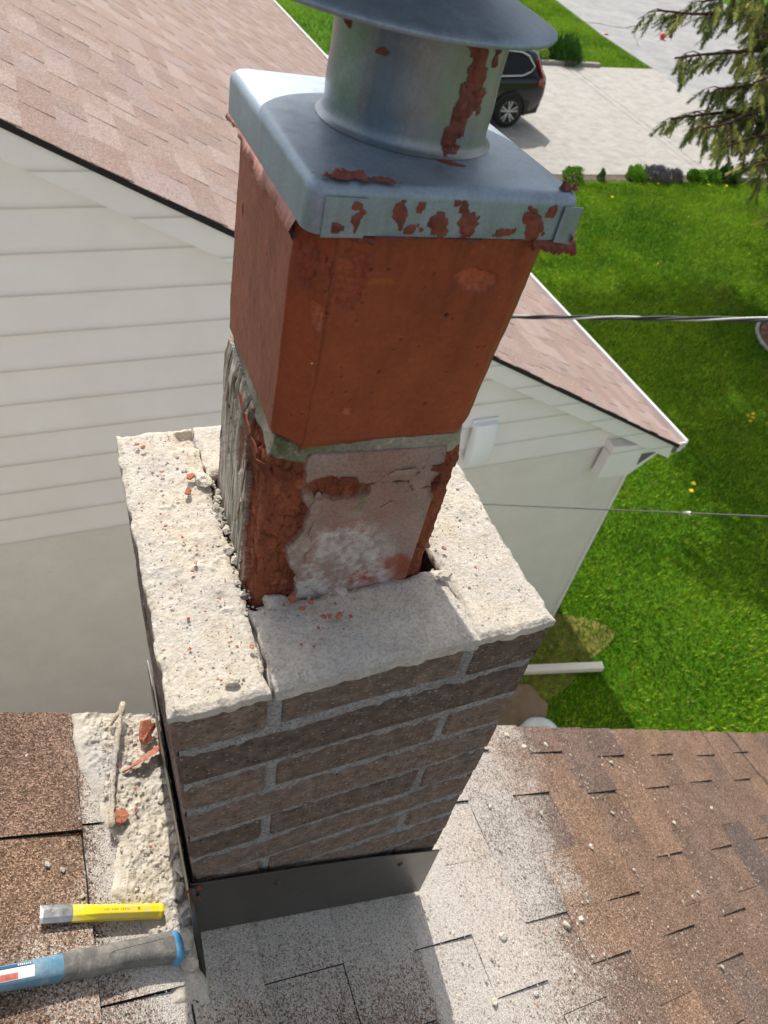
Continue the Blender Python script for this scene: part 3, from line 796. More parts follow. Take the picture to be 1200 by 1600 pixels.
def lower_fn(Sg, Z, X, Y, NX, NY):
    LF = 2 * (HD - .02) + .006; CR = math.pi / 2 * .02
    front = NY < -.5; left = NX < -.7
    w1 = fbm(Sg, Z, 0, 45, 5, 81); w2 = fbm(Sg, Z, 0, 14, 4, 82); w3 = fbm(Sg, Z, 0, 150, 4, 83)
    c = np.zeros(X.shape + (3,)) + A3(lin(160, 138, 128))
    c = blend(c, sst(w2, -.1, .5) * .6, lin(150, 112, 98))
    c = blend(c, sst(fbm(Sg, Z, 0, 30, 4, 90), .1, .6) * .5, lin(160, 120, 108))
    d = .0014 * w2 + .0006 * w1
    # reddish wet patch low on the right of the front
    m = np.where(front, ell(X, Z, .048, .020, .046, .026, .12, .5, 40, 3), -1)
    c = blend(c, sst(m, 0, .25) * .9, lin(150, 82, 60))
    m = np.where(front, ell(X, Z, -.02, .085, .03, .022, .3, .7, 40, 13), -1)
    c = blend(c, sst(m, 0, .5) * .5, lin(150, 100, 88))
    # white efflorescence, streaky
    ef = fbm(Sg + Z * .5, Z * .7, 0, 40, 6, 91) + .7 * w3 + .35
    zone = np.where(front, sst(ell(X, Z, -.012, .045, .075, .075, .9, .5, 20, 7), -.15, .5), 0)
    ef2 = np.abs(fbm(Sg * 1.6 + Z * .9, Z * .9 - Sg * .4, 0, 48, 5, 191))
    c = blend(c, np.clip(sst(ef, -.10, 1.0) * zone * .95 + (1 - sst(ef2, .0, .10)) * zone * .22, 0, .85), lin(206, 200, 196))
    base = (1 - sst(Z, -.02, .02)) * sst(fbm(Sg, Z, 0, 30, 4, 95), -.3, .3)
    c = blend(c, base * .7 * front, lin(190, 184, 180))
    # left face: pale grey skin with green-grey streaks and cracks
    ls = sst(-NX, .6, .95) * (1 - sst(Sg, .135, .15))
    c = blend(c, ls, lin(178, 170, 158))
    stk = fbm(Sg * 3.5, Z * .7, 0, 34, 5, 97)
    c = blend(c, ls * sst(stk, .0, .4) * .8, lin(112, 114, 98))
    c = blend(c, ls * sst(Z, .10, .17) * sst(w1 + w2, -.3, .4) * .7, lin(104, 100, 74))
    op = ell(Y, Z, -.012, .120, .016, .030, .3, .8, 60, 66); c = blend(c, ls * sst(op, 0, .3) * .8, lin(140, 84, 66)); d = d - ls * sst(op, 0, .1) * .0015
    c = blend(c, ls * sst(-stk, .1, .35) * .7, lin(210, 200, 192)); c = blend(c, ls * sst(fbm(Sg * 4, Z * .5, 0, 60, 4, 197), .2, .45) * .75, lin(92, 92, 78)); d = d + ls * .0012 * fbm(Sg * 3, Z * .6, 0, 60, 4, 198)
    cr = np.abs(fbm(Sg * 2.4, Z * .55, 0, 26, 3, 99)); k = ls * (1 - sst(cr, .012, .05)) * sst(vn(Sg * 30, Z * 18, 0, 8), .45, .7)
    d = d - k * .0028; c = blend(c, k * .85, lin(80, 56, 44))
    lay = np.sin((Z + Y * .9) * 520 + 3 * w1) * sst(Z - .10 + Y * .9, -.03, .0) * (1 - sst(Z - .10 + Y * .9, .05, .07)); c = blend(c, ls * np.clip(lay - .45, 0, 1) * .4 * (Z > .04), lin(96, 62, 48))
    # flaked-off skin: raw orange clay, recessed, crackled. corner zone and a ragged top band
    sl = .132 + .006 * w1 + .010 * w2 - .02 * sst(Z, .10, .17)
    sr = .2155 + .010 * w2 + .006 * w1 + .006 * np.sin(Z * 70)
    zone = np.minimum(Sg - sl, sr - Sg) / .012
    t1 = np.where(front, np.minimum(ell(X, Z, -.034, .150, .034, .011, -.22, .55, 55, 31), 1), -1)
    t2 = np.where(front, ell(X, Z, .088, .150, .026, .032, .5, .6, 50, 32), -1)
    t3 = (Sg > LF + CR + 2 * (HW - .02)) * (Sg < LF + 2 * CR + 2 * (HW - .02) + .05) * 1.0 - .6 * (fbm(Sg, Z, 0, 30, 4, 34) + .9)
    f = np.maximum(np.maximum(zone, t1), np.maximum(t2, t3))
    patch = ell(Sg, Z, .150, .012, .010, .028, 0, .5, 50, 35)          # a piece of skin still hanging on the corner foot
    f = np.where(patch > 0, -patch, f)
    k = sst(f, 0, .10)
    f1, f2, cid = vor(Sg * 1.9 + .010 * w1, Z * .8 + .012 * w2, 44, 37)
    g1, g2, gid = vor(Sg * 1.3 + .004 * w1, Z, 170, 38)
    raw = np.zeros(c.shape) + A3(lin(132, 76, 54)); raw = raw * (1 + .30 * w1 + .30 * (cid - .5) + .12 * w3)[..., None]
    ck = (1 - sst(f2, .02, .08)) * sst(fbm(Sg, Z, 0, 28, 3, 47), -.25, .1)
    fl = np.abs(fbm(Sg * 1.7, Z * .75, 0, 42, 4, 147)); ck = np.maximum(ck, (1 - sst(fl, .015, .06)) * .8)
    raw = blend(raw, ck * .7, lin(84, 42, 30))
    raw = blend(raw, (1 - sst(g2, .03, .12)) * .12, lin(104, 52, 36))
    raw = blend(raw, sst(fbm(Sg, Z, 0, 90, 3, 44), .35, .6) * .35, lin(192, 120, 88))
    c = c * (1 - k[..., None]) + raw * k[..., None]
    d = d - k * (.0040 + .0026 * (cid - .5) + .0012 * ck + .0003 * (1 - sst(g2, .0, .15)) + .0012 * w3 + .0022 * w1)
    rim = sst(f, -.16, -.01) * (1 - sst(f, 0, .05))
    d = d + rim * .0020; c = blend(c, rim * .5, lin(120, 84, 70))
    # long cracks across the pale skin
    for (u0, z0), (u1, z1) in (((-.012, .150), (.040, .150)), ((.040, .150), (.046, .138)), ((.046, .138), (.078, .142)), ((.042, .150), (.052, .166)), ((.02, .12), (.04, .135))):
        tt = np.clip(((X - u0) * (u1 - u0) + (Z - z0) * (z1 - z0)) / ((u1 - u0) ** 2 + (z1 - z0) ** 2), 0, 1)
        wz = .0035 * fbm(Sg, Z, 0, 75, 3, 181)
        dd = np.hypot(X + wz - u0 - tt * (u1 - u0), Z + 1.4 * wz - z0 - tt * (z1 - z0)) + .0006 * w1
        kk = np.where(front, 1 - sst(dd, .0003, .0011), 0)
        d = d - kk * .0016; c = blend(c, kk * .85, lin(52, 34, 28))
    moss = np.where(front, ell(X, Z, -.004, .14, .006, .03, 0, .8, 70, 50), -1)
    c = blend(c, sst(moss, 0, .7) * .5, lin(128, 128, 96))
    # top shoulder rounds inwards under the mortar joint
    top = sst(Z, .166, .186)
    d = d - top * .003
    return d, np.clip(c, 0, 1)
tile('lower_tile', M['lower'], -.34, .186, HW + .003, HD + .003, .020, lower_fn)

def joint_fn(Sg, Z, X, Y, NX, NY):
    w1 = fbm(Sg, Z, 0, 40, 5, 101); w3 = fbm(Sg, Z, 0, 170, 4, 103)
    c = np.zeros(X.shape + (3,)) + A3(lin(156, 150, 132))
    c = c * (1 + .25 * w1)[..., None]
    front = NY < -.4
    g = np.where(front, 1 - sst(X, -.075, .03), np.where(NX < -.3, .8, .3)) * sst(w1 + .4 * w3, -.5, .3)
    g = g * np.maximum(sst(fbm(Sg, Z, 0, 26, 3, 120), -.25, .35), np.where(front, 1 - sst(X, -.05, -.01), 0))
    c = blend(c, np.clip(g, 0, 1) * .8, lin(72, 86, 38))
    c = blend(c, (1 - sst(Z, .168, .180)) * .45, lin(70, 68, 54))
    c = blend(c, sst(w3, .3, .6) * .5, lin(196, 192, 178))
    # bottom edge wanders over the lower tile
    lowz = np.where(NY < -.4, .166 + .014 * (np.abs(X - .01) / .09), .178) + .006 * fbm(Sg, Sg * 0, 0, 28, 4, 105)
    k = sst(Z, lowz - .003, lowz + .003)
    d = -.006 + k * (.0066 + .0008 * w3 + .0012 * w1) - .0055 * sst(Z, .170, .196)
    return d, c
tile('mortar_joint', M['lower'], .146, .1975, HW + .0005, HD + .0005, .020, joint_fn)

def flake(pos, nrm, up, w, h, t=.0016, curl=.4, mat='clay_dark', seed=0, parent=flue, name='flake', nseg=9):
    """thin curling sheet of clay with a ragged outline"""
    rr = random.Random(seed)
    nrm = Vector(nrm).normalized(); up = Vector(up).normalized(); sd_ = up.cross(nrm).normalized()
    n = 14
    out = []
    for i in range(n):
        a = 2 * math.pi * i / n; r = rr.uniform(.72, 1.12)
        out.append((math.cos(a) * w * .5 * r, math.sin(a) * h * .5 * r))
    V = []
    def P(x, z, o): return Vector(pos) + sd_ * x + up * z + nrm * (o + curl * ((x / w) ** 2 * w + .5 * (z / h) * h * .25))
    for o_ in (0, t):
        V.append(P(0, 0, o_))
        for x, z in out: V.append(P(x * .55, z * .55, o_ + rr.uniform(-.0004, .0004)))
        for x, z in out: V.append(P(x, z, o_))
    F = []; m = 2 * n + 1
    for s_, o_ in ((0, 0), (1, m)):
        for i in range(n):
            j = (i + 1) % n
            t3 = (o_, o_ + 1 + i, o_ + 1 + j); t4 = (o_ + 1 + i, o_ + 1 + n + i, o_ + 1 + n + j, o_ + 1 + j)
            F += [t3[::-1] if s_ == 0 else t3, t4[::-1] if s_ == 0 else t4]
    for i in range(n):
        j = (i + 1) % n; F.append((1 + n + i, 1 + n + j, m + 1 + n + j, m + 1 + n + i))
    return MB().add(V, F).build(name, M[mat], parent)

M['skin'] = plain('pale_clay_skin', lin(156, 132, 122), .9, 0, .2, 90, .2, 300)
def chip(pos, nrm, up, w, h, lift, mat, seed, t=.0013):
    rr = random.Random(seed); nrm = Vector(nrm).normalized(); up = Vector(up).normalized(); sd_ = up.cross(nrm).normalized(); up = nrm.cross(sd_).normalized()
    n = 12; V = []; F = []
    out = [(math.cos(2 * math.pi * i / n) * w * .5 * rr.uniform(.55, 1.25), math.sin(2 * math.pi * i / n) * h * .5 * rr.uniform(.55, 1.25)) for i in range(n)]
    P = lambda x, z, o: Vector(pos) + sd_ * x + up * z + nrm * (o + lift * max(0.0, x / w + .5) ** 2)
    for o_ in (0, t): V += [P(0, 0, o_)] + [P(x, z, o_) for x, z in out]
    m = n + 1
    for i in range(n):
        j = (i + 1) % n; F += [(0, 1 + j, 1 + i), (m, m + 1 + i, m + 1 + j), (1 + i, 1 + j, m + 1 + j, m + 1 + i)]
    return MB().add(V, F).build('flake', M[mat], flue)
for k, (x, y, z_, nx, ny, w, h, lf, mt) in enumerate([
    (-.046, -.1032, .128, 0, -1, .012, .030, -.0030, 'skin'), (-.044, -.1034, .096, 0, -1, .010, .026, -.0035, 'skin'), (-.042, -.1032, .060, 0, -1, .014, .022, -.0040, 'skin'), (-.050, -.1025, .034, 0, -1, .012, .022, -.003, 'skin'),
    (-.020, -.1040, .158, 0, -1, .026, .010, .0030, 'clay_dark'), (.030, -.1040, .163, 0, -1, .034, .009, .0022, 'skin'), (.070, -.1036, .164, .0, -1, .020, .012, .0020, 'clay_dark'),
    (-.0975, -.062, .168, -1, -.2, .026, .012, .003, 'clay_dark'), (-.0990, -.040, .176, -1, -.1, .030, .010, .003, 'clay_dark'), (-.0995, -.012, .182, -1, 0, .032, .009, .0025, 'clay_dark'), (-.0925, -.088, .166, -1, -1, .020, .014, .004, 'clay_dark'), (-.0800, -.1000, .168, -.5, -1, .018, .014, .004, 'clay_dark'),
    (-.0985, -.046, .120, -1, -.1, .010, .040, .004, 'skin'), (-.0990, -.040, .070, -1, -.1, .010, .036, .004, 'skin')]):
    chip((x, y, z_), (nx, ny, .05), (.1 * math.sin(k * 2.3), .0, 1), w, h, lf, mt, 400 + k)

# ------------------------------------------------------------------ galvanised flue cap
capo = empty('chimney_cowl'); capo.matrix_world = FM @ Matrix.Translation((.0075, .008, .385)) @ Matrix.Rotation(RAD(2.6), 4, 'Z')
tag(capo, 'galvanised steel cowl on the flue with round collar and conical hood, smeared with red sealant', 'chimney cowl')
PW, PD, PH = .1045, .1145, .0335       # half width, half depth, skirt height
def plate_pt(a, rr, zz): pass
def rrect(hw, hd, r, n=8):
    out = []
    for cx, cy, a0 in ((hw - r, hd - r, 0), (-hw + r, hd - r, 90), (-hw + r, -hd + r, 180), (hw - r, -hd + r, 270)):
        for i in range(n + 1):
            a = RAD(a0 + 90 * i / n); out.append((cx + r * math.cos(a), cy + r * math.sin(a)))
    return out
rings = []
er = .0085
for hw, hd, r, z in [(PW - .0012, PD - .0012, .012, .0012), (PW - .0012, PD - .0012, .012, .0), (PW, PD, .013, .0)] + [(PW, PD, .013, PH - er)] + \
        [(PW - er * (1 - math.cos(RAD(a))), PD - er * (1 - math.cos(RAD(a))), .013, PH - er + er * math.sin(RAD(a))) for a in (15, 30, 45, 60, 75, 90)] + [(PW - .02, PD - .02, .012, PH + .0008), (PW - .05, PD - .05, .01, PH + .0012)]:
    rings.append([(x, y, z) for x, y in rrect(hw, hd, max(.004, r - (PW - hw) * .3))])
b = MB(); n = len(rings[0])
V = [p for r in rings for p in r]
V = [(x, y, z + .0011 * float(fbm(np.array([x]), np.array([y]), z, 22, 3, 7)[0])) for x, y, z in V]
F = [(i * n + j, i * n + (j + 1) % n, (i + 1) * n + (j + 1) % n, (i + 1) * n + j) for i in range(len(rings) - 1) for j in range(n)] + [tuple(range((len(rings) - 1) * n, len(rings) * n))]
b.add(V, F).build('plate', M['galv'], capo, smooth=True, angle=RAD(50))
# folded corner tabs lying on the front skirt
def tab(x0, x1, y, z0, z1, lean=0.0, name='corner_tab'):
    b = MB(); V = []
    for o_ in (0, -.0011):
        V += [(x0, y + o_, z0), (x1, y + o_ - lean, z0 + .001), (x1, y + o_ - lean * .5, z1), (x0, y + o_, z1)]
    return b.add(V, [(0, 1, 2, 3), (7, 6, 5, 4), (0, 4, 5, 1), (1, 5, 6, 2), (2, 6, 7, 3), (3, 7, 4, 0)]).build(name, M['galv'], capo)
tab(-PW + .010, -.0655, -PD - .0004, -.0015, PH - er, .0015)
tab(.088, PW - .001, -PD - .0008, -.003, PH - er + .001, .0008)
CXc, CYc, CR_ = .0065, .003, .0632
b = MB()
prof = [(CR_ + .0055, PH + .0012), (CR_ + .0035, PH + .0022), (CR_ + .0016, PH + .0036), (CR_ + .0004, PH + .006), (CR_, PH + .012)] + [(CR_ + .0004 * math.sin(k), PH + .012 + k * .008) for k in range(1, 9)] + [(CR_, PH + .085), (CR_ - .001, PH + .085), (CR_ - .001, PH + .02)]
b.lathe(prof, 72, (CXc, CYc, 0)).build('collar', M['galv_pipe'], capo, smooth=True, angle=RAD(60))
# weathered bluish stain panel is part of the pipe's own look: a taped patch on the left of the collar
HX, HY, HZ, HR = -.0115, .018, .1130, .1170
b = MB()
prof = [(HR - .0035, -.0005), (HR - .001, -.0012), (HR, .0004), (HR - .0006, .0022), (HR - .012, .0062), (HR - .04, .0155), (.045, .028), (.02, .037), (.006, .0425), (.0, .043)]
pr2 = [(.0, .041), (.045, .026), (HR - .04, .0135), (HR - .0035, -.0005)]
b.lathe(pr2 + prof, 96, (HX, HY, HZ)).build('rain_hood', M['galv'], capo, smooth=True, angle=RAD(70))
for a in (60, 180, 300):
    ca, sa = math.cos(RAD(a)), math.sin(RAD(a))
    b = MB().tube([(CXc + ca * (CR_ - .003), CYc + sa * (CR_ - .003), PH + .06), (CXc + ca * (CR_ - .004), CYc + sa * (CR_ - .004), PH + .080), (HX + ca * .06, HY + sa * .06, HZ + .02)], .0025, 6)
    b.build('hood_leg', M['galv'], capo)
# upper lid above the hood, on three rods
LZ, LR = .205, .146
MB().lathe([(0, .028), (.05, .022), (LR - .02, .006), (LR, 0), (LR, -.002), (LR - .02, .003), (.05, .019), (0, .025)], 72, (HX, HY, LZ)).build('upper_lid', M['galv'], capo, smooth=True, angle=RAD(60))
MB().lathe([(.014, .035), (.014, .145)], 20, (HX, HY, HZ - .035)).build('lid_post', M['galv'], capo, smooth=True)

# sealant smears: raised patches that follow the metal
def smear(surf, ur, vr, fld, name='sealant', mat='seal', h=.0016, res=.0011, seed=0, parent=capo):
    nu, nv = max(4, int((ur[1] - ur[0]) / res)), max(4, int((vr[1] - vr[0]) / res))
    U, Vv = np.meshgrid(np.linspace(*ur, nu), np.linspace(*vr, nv), indexing='ij')
    m = fld(U, Vv)
    P, N = surf(U, Vv)
    st = fbm(U * 4, Vv * .8, 0, 120, 3, seed)
    hh = np.clip(sst(m, -.04, .5), 0, 1) * h * (1 + .7 * st) + .00012 * (m > 0)
    V = (P + N * hh[..., None]).reshape(-1, 3)
    F = grid(nu, nv); keep = (m.reshape(-1)[F] > -.02).any(1); F = F[keep]
    u_, inv = np.unique(F, return_inverse=True)
    return mesh_np(name, V[u_], inv.reshape(-1, 4), M[mat], parent)
def s_front(U, V):   # front skirt: U = x, V = z
    return np.stack([U, 0 * U - PD - .0002, V], -1), np.stack([0 * U, 0 * U - 1, 0 * U], -1)
def s_tab(U, V):
    return np.stack([U, 0 * U - PD - .0025, V], -1), np.stack([0 * U, 0 * U - 1, 0 * U], -1)
def s_left(U, V):    # left skirt: U = y
    return np.stack([0 * U - PW - .0002, U, V], -1), np.stack([0 * U - 1, 0 * U, 0 * U], -1)
def s_top(U, V):     # plate top
    return np.stack([U, V, 0 * U + PH + .0009], -1), np.stack([0 * U, 0 * U, 0 * U + 1], -1)
def s_col(U, V):     # collar: U = arc metres from the front, V = z
    a = -math.pi / 2 + U / CR_
    n = np.stack([np.cos(a), np.sin(a), 0 * U], -1)
    r = CR_ + np.interp(V, [PH + .0012, PH + .0036, PH + .012], [.0058, .002, 0.0005])
    return np.stack([CXc + np.cos(a) * r, CYc + np.sin(a) * r, V], -1), n
E1 = lambda cu, cv, ru, rv, rot=0., w=.6, sc=140, sd=0: (lambda U, V: ell(U, V, cu, cv, ru, rv, rot, w, sc, sd))
def union(*fs): return lambda U, V: np.max([f(U, V) for f in fs], 0)
FR, TP, LFT = s_front, s_top, s_left
for sf, (cu, cv, ru_, rv_, rot), h_, mt, sd_ in [
    (FR, (-.041, .017, .0040, .0085, .25), .0007, 'seal', 1), (FR, (-.031, .005, .0085, .0036, .1), .0006, 'seal', 2), (FR, (-.027, .020, .0024, .0024, 0), .0005, 'seal', 3),
    (FR, (-.010, .0085, .0066, .0066, 0), .0009, 'seal', 4), (FR, (.0105, .016, .0058, .0135, .28), .0013, 'seal', 5), (FR, (.0005, .0245, .0034, .0022, 0), .0006, 'seal', 6),
    (FR, (.044, .0045, .0070, .0030, .2), .0005, 'seal', 7),
    (FR, (.0675, .010, .0062, .0125, .25), .0013, 'seal', 10), (FR, (.079, .020, .0034, .0042, .7), .0006, 'seal', 11),
    (s_tab, (-.072, .012, .0040, .0085, .3), .0007, 'seal', 14), (s_tab, (-.085, .006, .0032, .0040, 0), .0006, 'seal', 15),
    (TP, (-.079, -.1065, .0165, .0034, -.08), .0036, 'seal', 19), (TP, (-.055, -.1090, .0080, .0018, -.35), .0016, 'seal', 20), (TP, (.094, -.104, .0055, .0055, 0), .0045, 'seal', 21), (TP, (.014, -.071, .0070, .0022, -.5), .0004, 'seal', 23)]:
    m_ = 1.6 * max(ru_, rv_)
    smear(sf, (cu - m_, cu + m_), (max(cv - m_, .0 if sf is not TP else -1), min(cv + m_, PH - .003 if sf is not TP else 1)), (lambda U, V, cu=cu, cv=cv, ru_=ru_, rv_=rv_, rot=rot, sd_=sd_: ell(U, V, cu, cv, ru_, rv_, rot, 1.0, 190, sd_) + .7 * fbm(U, V, 0, 85, 2, sd_ + 60)), mat=mt, h=h_, res=.0008)
# long drip down the collar
smear(s_col, (-.02, .05), (PH + .0015, .115), union(E1(.018, .088, .0072, .022, .22, .8, 170, 24), E1(.013, .066, .0068, .020, -.1, .85, 170, 25), E1(.006, .048, .0052, .011, -.2, .7, 170, 26), E1(.008, .108, .011, .0042, -.3, .9, 170, 27)), h=.0024, seed=3)
smear(s_col, (.022, .05), (.075, .122), E1(.035, .106, .0032, .012, -.25, 1.0, 170, 28), h=.0016)
smear(s_col, (-.105, -.070), (.075, .118), E1(-.086, .108, .006, .014, .1, .8, 150, 29), h=.0022)
smear(s_col, (-.062, -.044), (.08, .1), E1(-.054, .090, .0045, .0012, .2, .8, 190, 30), h=.0003)
# ragged skirt of sealant squeezed out beneath the left edge and the right corner
def squeeze(p0, p1, drop, seed, mat, nrm, n=60):
    rr = random.Random(seed); V = []; F = []
    a, c_ = Vector(p0), Vector(p1); nv = Vector(nrm)
    ds = [0.0]
    for i in range(n): ds.append(max(-.9, min(1.2, ds[-1] + rr.uniform(-.5, .5))))
    for i in range(n + 1):
        p = a.lerp(c_, i / n); d = drop * (.55 + .45 * ds[i]); o = nv * (rr.uniform(.0, .0025) + .002 * ds[i])
        V += [p - nv * .002, p + nv * .0012 + Vector((0, 0, -.001)), p + nv * .0012 + o + Vector((0, 0, -d * .6)), p + o * .4 + Vector((0, 0, -d)), p - nv * .0035 + Vector((0, 0, -d * .8))]
        if i:
            for j in range(4): F.append((5 * i - 5 + j, 5 * i - 5 + j + 1, 5 * i + j + 1, 5 * i + j))
    return MB().add(V, F).build('sealant_bead', M[mat], capo, smooth=True)
squeeze((-PW + .0005, PD * .9, .002), (-PW + .0005, -PD + .02, .001), .014, 3, 'seal_pink', (-1, 0, 0))
squeeze((-PW + .004, -PD + .016, .001), (-.055, -PD + .0005, -.001), .006, 4, 'seal', (-.3, -1, 0), 36)
squeeze((-.055, -PD + .0008, .0005), (.085, -PD + .0008, .0005), .0024, 5, 'seal', (0, -1, 0), 80)
squeeze((.070, -PD - .001, .001), (PW + .005, -PD - .001, .000), .010, 6, 'seal', (0, -1, 0), 40)
squeeze((PW - .004, -PD - .004, .007), (PW + .006, -PD + .006, .006), .012, 8, 'seal_pink', (.7, -.7, 0), 18)
squeeze((-PW + .006, PD - .002, PH - .003), (-PW + .022, PD - .002, PH - .003), .004, 9, 'seal_pink', (0, 1, 0), 14)

# ------------------------------------------------------------------ rubble and shards
def rock_mesh(name, mat, seed, sub=2, flat=.6, rough=.62):
    bm = bmesh.new(); bmesh.ops.create_icosphere(bm, subdivisions=sub, radius=.5)
    P = np.array([v.co[:] for v in bm.verts])
    r = 1 + rough * fbm(P[:, 0], P[:, 1], P[:, 2], 2.2, 3, seed) + .5 * rough * fbm(P[:, 0], P[:, 1], P[:, 2], 6, 2, seed + 5)
    for v, k in zip(bm.verts, r): v.co = Vector((v.co.x * k, v.co.y * k * .8, v.co.z * k * flat))
    me = bpy.data.meshes.new(name); bm.to_mesh(me); bm.free(); me.materials.append(mat); return me
def shard_mesh(name, mat, seed, n=7, t=.14):
    rr = random.Random(seed)
    out = [(.5 * rr.uniform(.5, 1.15) * math.cos(2 * math.pi * i / n), .36 * rr.uniform(.4, 1.15) * math.sin(2 * math.pi * i / n)) for i in range(n)]
    V = [(x, y, rr.uniform(-.02, .02)) for x, y in out] + [(x * .93, y * .93, t + rr.uniform(-.03, .03)) for x, y in out] + [(0, 0, t * 1.15)]
    F = [tuple(range(n - 1, -1, -1))] + [(i, (i + 1) % n, n + (i + 1) % n, n + i) for i in range(n)] + [(n + i, n + (i + 1) % n, 2 * n) for i in range(n)]
    me = bpy.data.meshes.new(name); me.from_pydata(V, [], F); me.update(); me.materials.append(mat); return me
shards = [shard_mesh('clay_chip', M['clay'], 40 + i) for i in range(6)]
rocks = [rock_mesh('mortar_chunk', M['cream'], 60 + i) for i in range(5)]
def put(me, loc, size, name, rot=None):
    o = bpy.data.objects.new(name, me); link(o)
    o.location = loc; o.scale = (size, size, size); o.rotation_euler = rot or (random.uniform(-.25, .25), random.uniform(-.25, .25), random.uniform(0, 6.28))
    return o
# clay chips on the mortar top (x, y, size)
def top_z(x, y): return .0125 if (.093 < x < .307 and y < .092) else .006
left_chips = [(.022, .359, .009), (.028, .352, .008), (.042, .306, .006), (.072, .291, .015), (.064, .268, .016), (.037, .267, .005), (.067, .112, .005), (.084, .048, .007), (.053, .163, .007), (.048, .153, .006), (.046, .201, .006), (.005, .066, .005), (.058, .186, .005), (.03, .24, .004), (.05, .10, .004)]
for k, (x, y, sz) in enumerate(left_chips):
    o = put(shards[k % 6], (x, y, top_z(x, y)), sz, 'clay_chip')
    if k == 3: tag(o, 'long orange clay chip at the inner edge of the left mortar strip, near the flue', 'clay chip')
    elif k == 4: tag(o, 'largest orange clay chip on the left mortar strip', 'clay chip')
    elif k in (0, 1): tag(o, 'orange clay chip at the far left corner of the chimney top', 'clay chip', 'chips at the far left corner')
    else: tag(o, 'small orange clay chip scattered on the sunlit left mortar strip', 'clay chip', 'clay chips on the left mortar strip')
for k, (x, y, sz) in enumerate([(.134, .088, .016), (.141, .074, .010), (.159, .059, .010), (.174, .057, .013), (.166, .058, .009), (.152, .080, .008), (.185, .052, .006), (.150, .048, .005), (.125, .083, .006)]):
    o = put(shards[(k + 2) % 6], (x, y, top_z(x, y)), sz, 'clay_chip')
    if k == 0: tag(o, 'chunky orange clay chip against the foot of the flue on the shaded front strip', 'clay chip')
    else: tag(o, 'small orange clay chip on the shaded front mortar strip', 'clay chip', 'clay chips on the front mortar strip')
for k, (x, y, sz) in enumerate([(.320, .118, .009), (.343, .083, .006)]):
    tag(put(shards[(k + 4) % 6], (x, y, .006), sz, 'clay_chip'), ('larger' if k == 0 else 'smaller') + ' of the two clay chips on the right mortar strip', 'clay chip')
# chunks of mortar at the foot of the flue
for k, (x, y, sz, lab) in enumerate([(.187, .092, .018, 'pale mortar lump against the front foot of the flue'), (.120, .095, .026, 'flat grey clay flake lying at the flue foot on the front strip'), (.083, .285, .022, 'pale mortar lump wedged between flue and left mortar strip'), (.302, .078, .016, 'pale mortar lump by the gap at the right inner corner'), (.058, .018, .012, 'small mortar lump near the front left corner of the chimney top')]):
    tag(put(rocks[k % 5], (x, y, top_z(x, y) - .004 + sz * .1), sz, 'mortar_chunk'), lab, 'mortar lump')

# three larger pieces of flue tile on the left of the chimney, and the one that leans
def big_shard(seed, s, y, h, size, phi, tilt, lab, mat='clay'):
    o = bpy.data.objects.new('clay_shard', shard_mesh('clay_shard', M[mat], seed, 11, .16)); link(o); o.scale = (size, size, size)
    M0 = on_roof(o, s, y, h, phi, tilt).matrix_world.copy(); o.matrix_world = M0 @ Matrix.Scale(size, 4)
    return tag(o, lab, 'clay shard')
big_shard(91, -.043, .322, .020, .052, 1.2, (.25, -.35), 'thick dusty orange clay shard beside the chimney flashing at the roof edge')
big_shard(92, -.106, .176, .010, .036, .3, (.05, .05), 'flat orange clay shard under the lower end of the mortar-crusted rod')
b = MB().add([(-.042, -.002, 0), (.042, -.004, .004), (.044, .003, .006), (0, .005, .008), (-.040, .002, .002), (-.040, -.001, .005), (.040, -.002, .016), (.038, .002, .018), (0, .003, .016), (-.036, .002, .006)], [(4, 3, 2, 1, 0), (5, 6, 7, 8, 9), (0, 1, 6, 5), (1, 2, 7, 6), (2, 3, 8, 7), (3, 4, 9, 8), (4, 0, 5, 9)])
o = b.build('clay_shard', M['clay']); on_roof(o, -.058, .277, .014, .60, (.9, -.12)); tag(o, 'thin sliver of orange clay leaning up towards the chimney flashing', 'clay shard')
for k, (s, y, sz) in enumerate([(-.098, .262, .007), (-.074, .222, .008), (-.078, .185, .009), (-.064, .125, .008), (-.112, .30, .007)]):
    o = put(shards[k % 6], (0, 0, 0), 1, 'clay_chip'); on_roof(o, s, y, .012, k * 1.3); o.matrix_world = o.matrix_world @ Matrix.Scale(sz, 4)
    tag(o, 'small orange clay chip in the mortar rubble left of the chimney', 'clay chip', 'chips in the rubble beside the chimney')
# sealant blob at the flashing corner
b = MB()
o = bpy.data.objects.new('sealant_blob', rock_mesh('sealant_blob', M['seal'], 77, 2, .8, .6)); link(o, chim); o.location = (.001, -.008, cz(-.445)); o.scale = (.020, .008, .022)
o = bpy.data.objects.new('sealant_blob', rock_mesh('sealant_blob', M['seal'], 78, 2, .8, .6)); link(o, chim); o.location = (.000, -.010, cz(-.478)); o.scale = (.012, .006, .030)

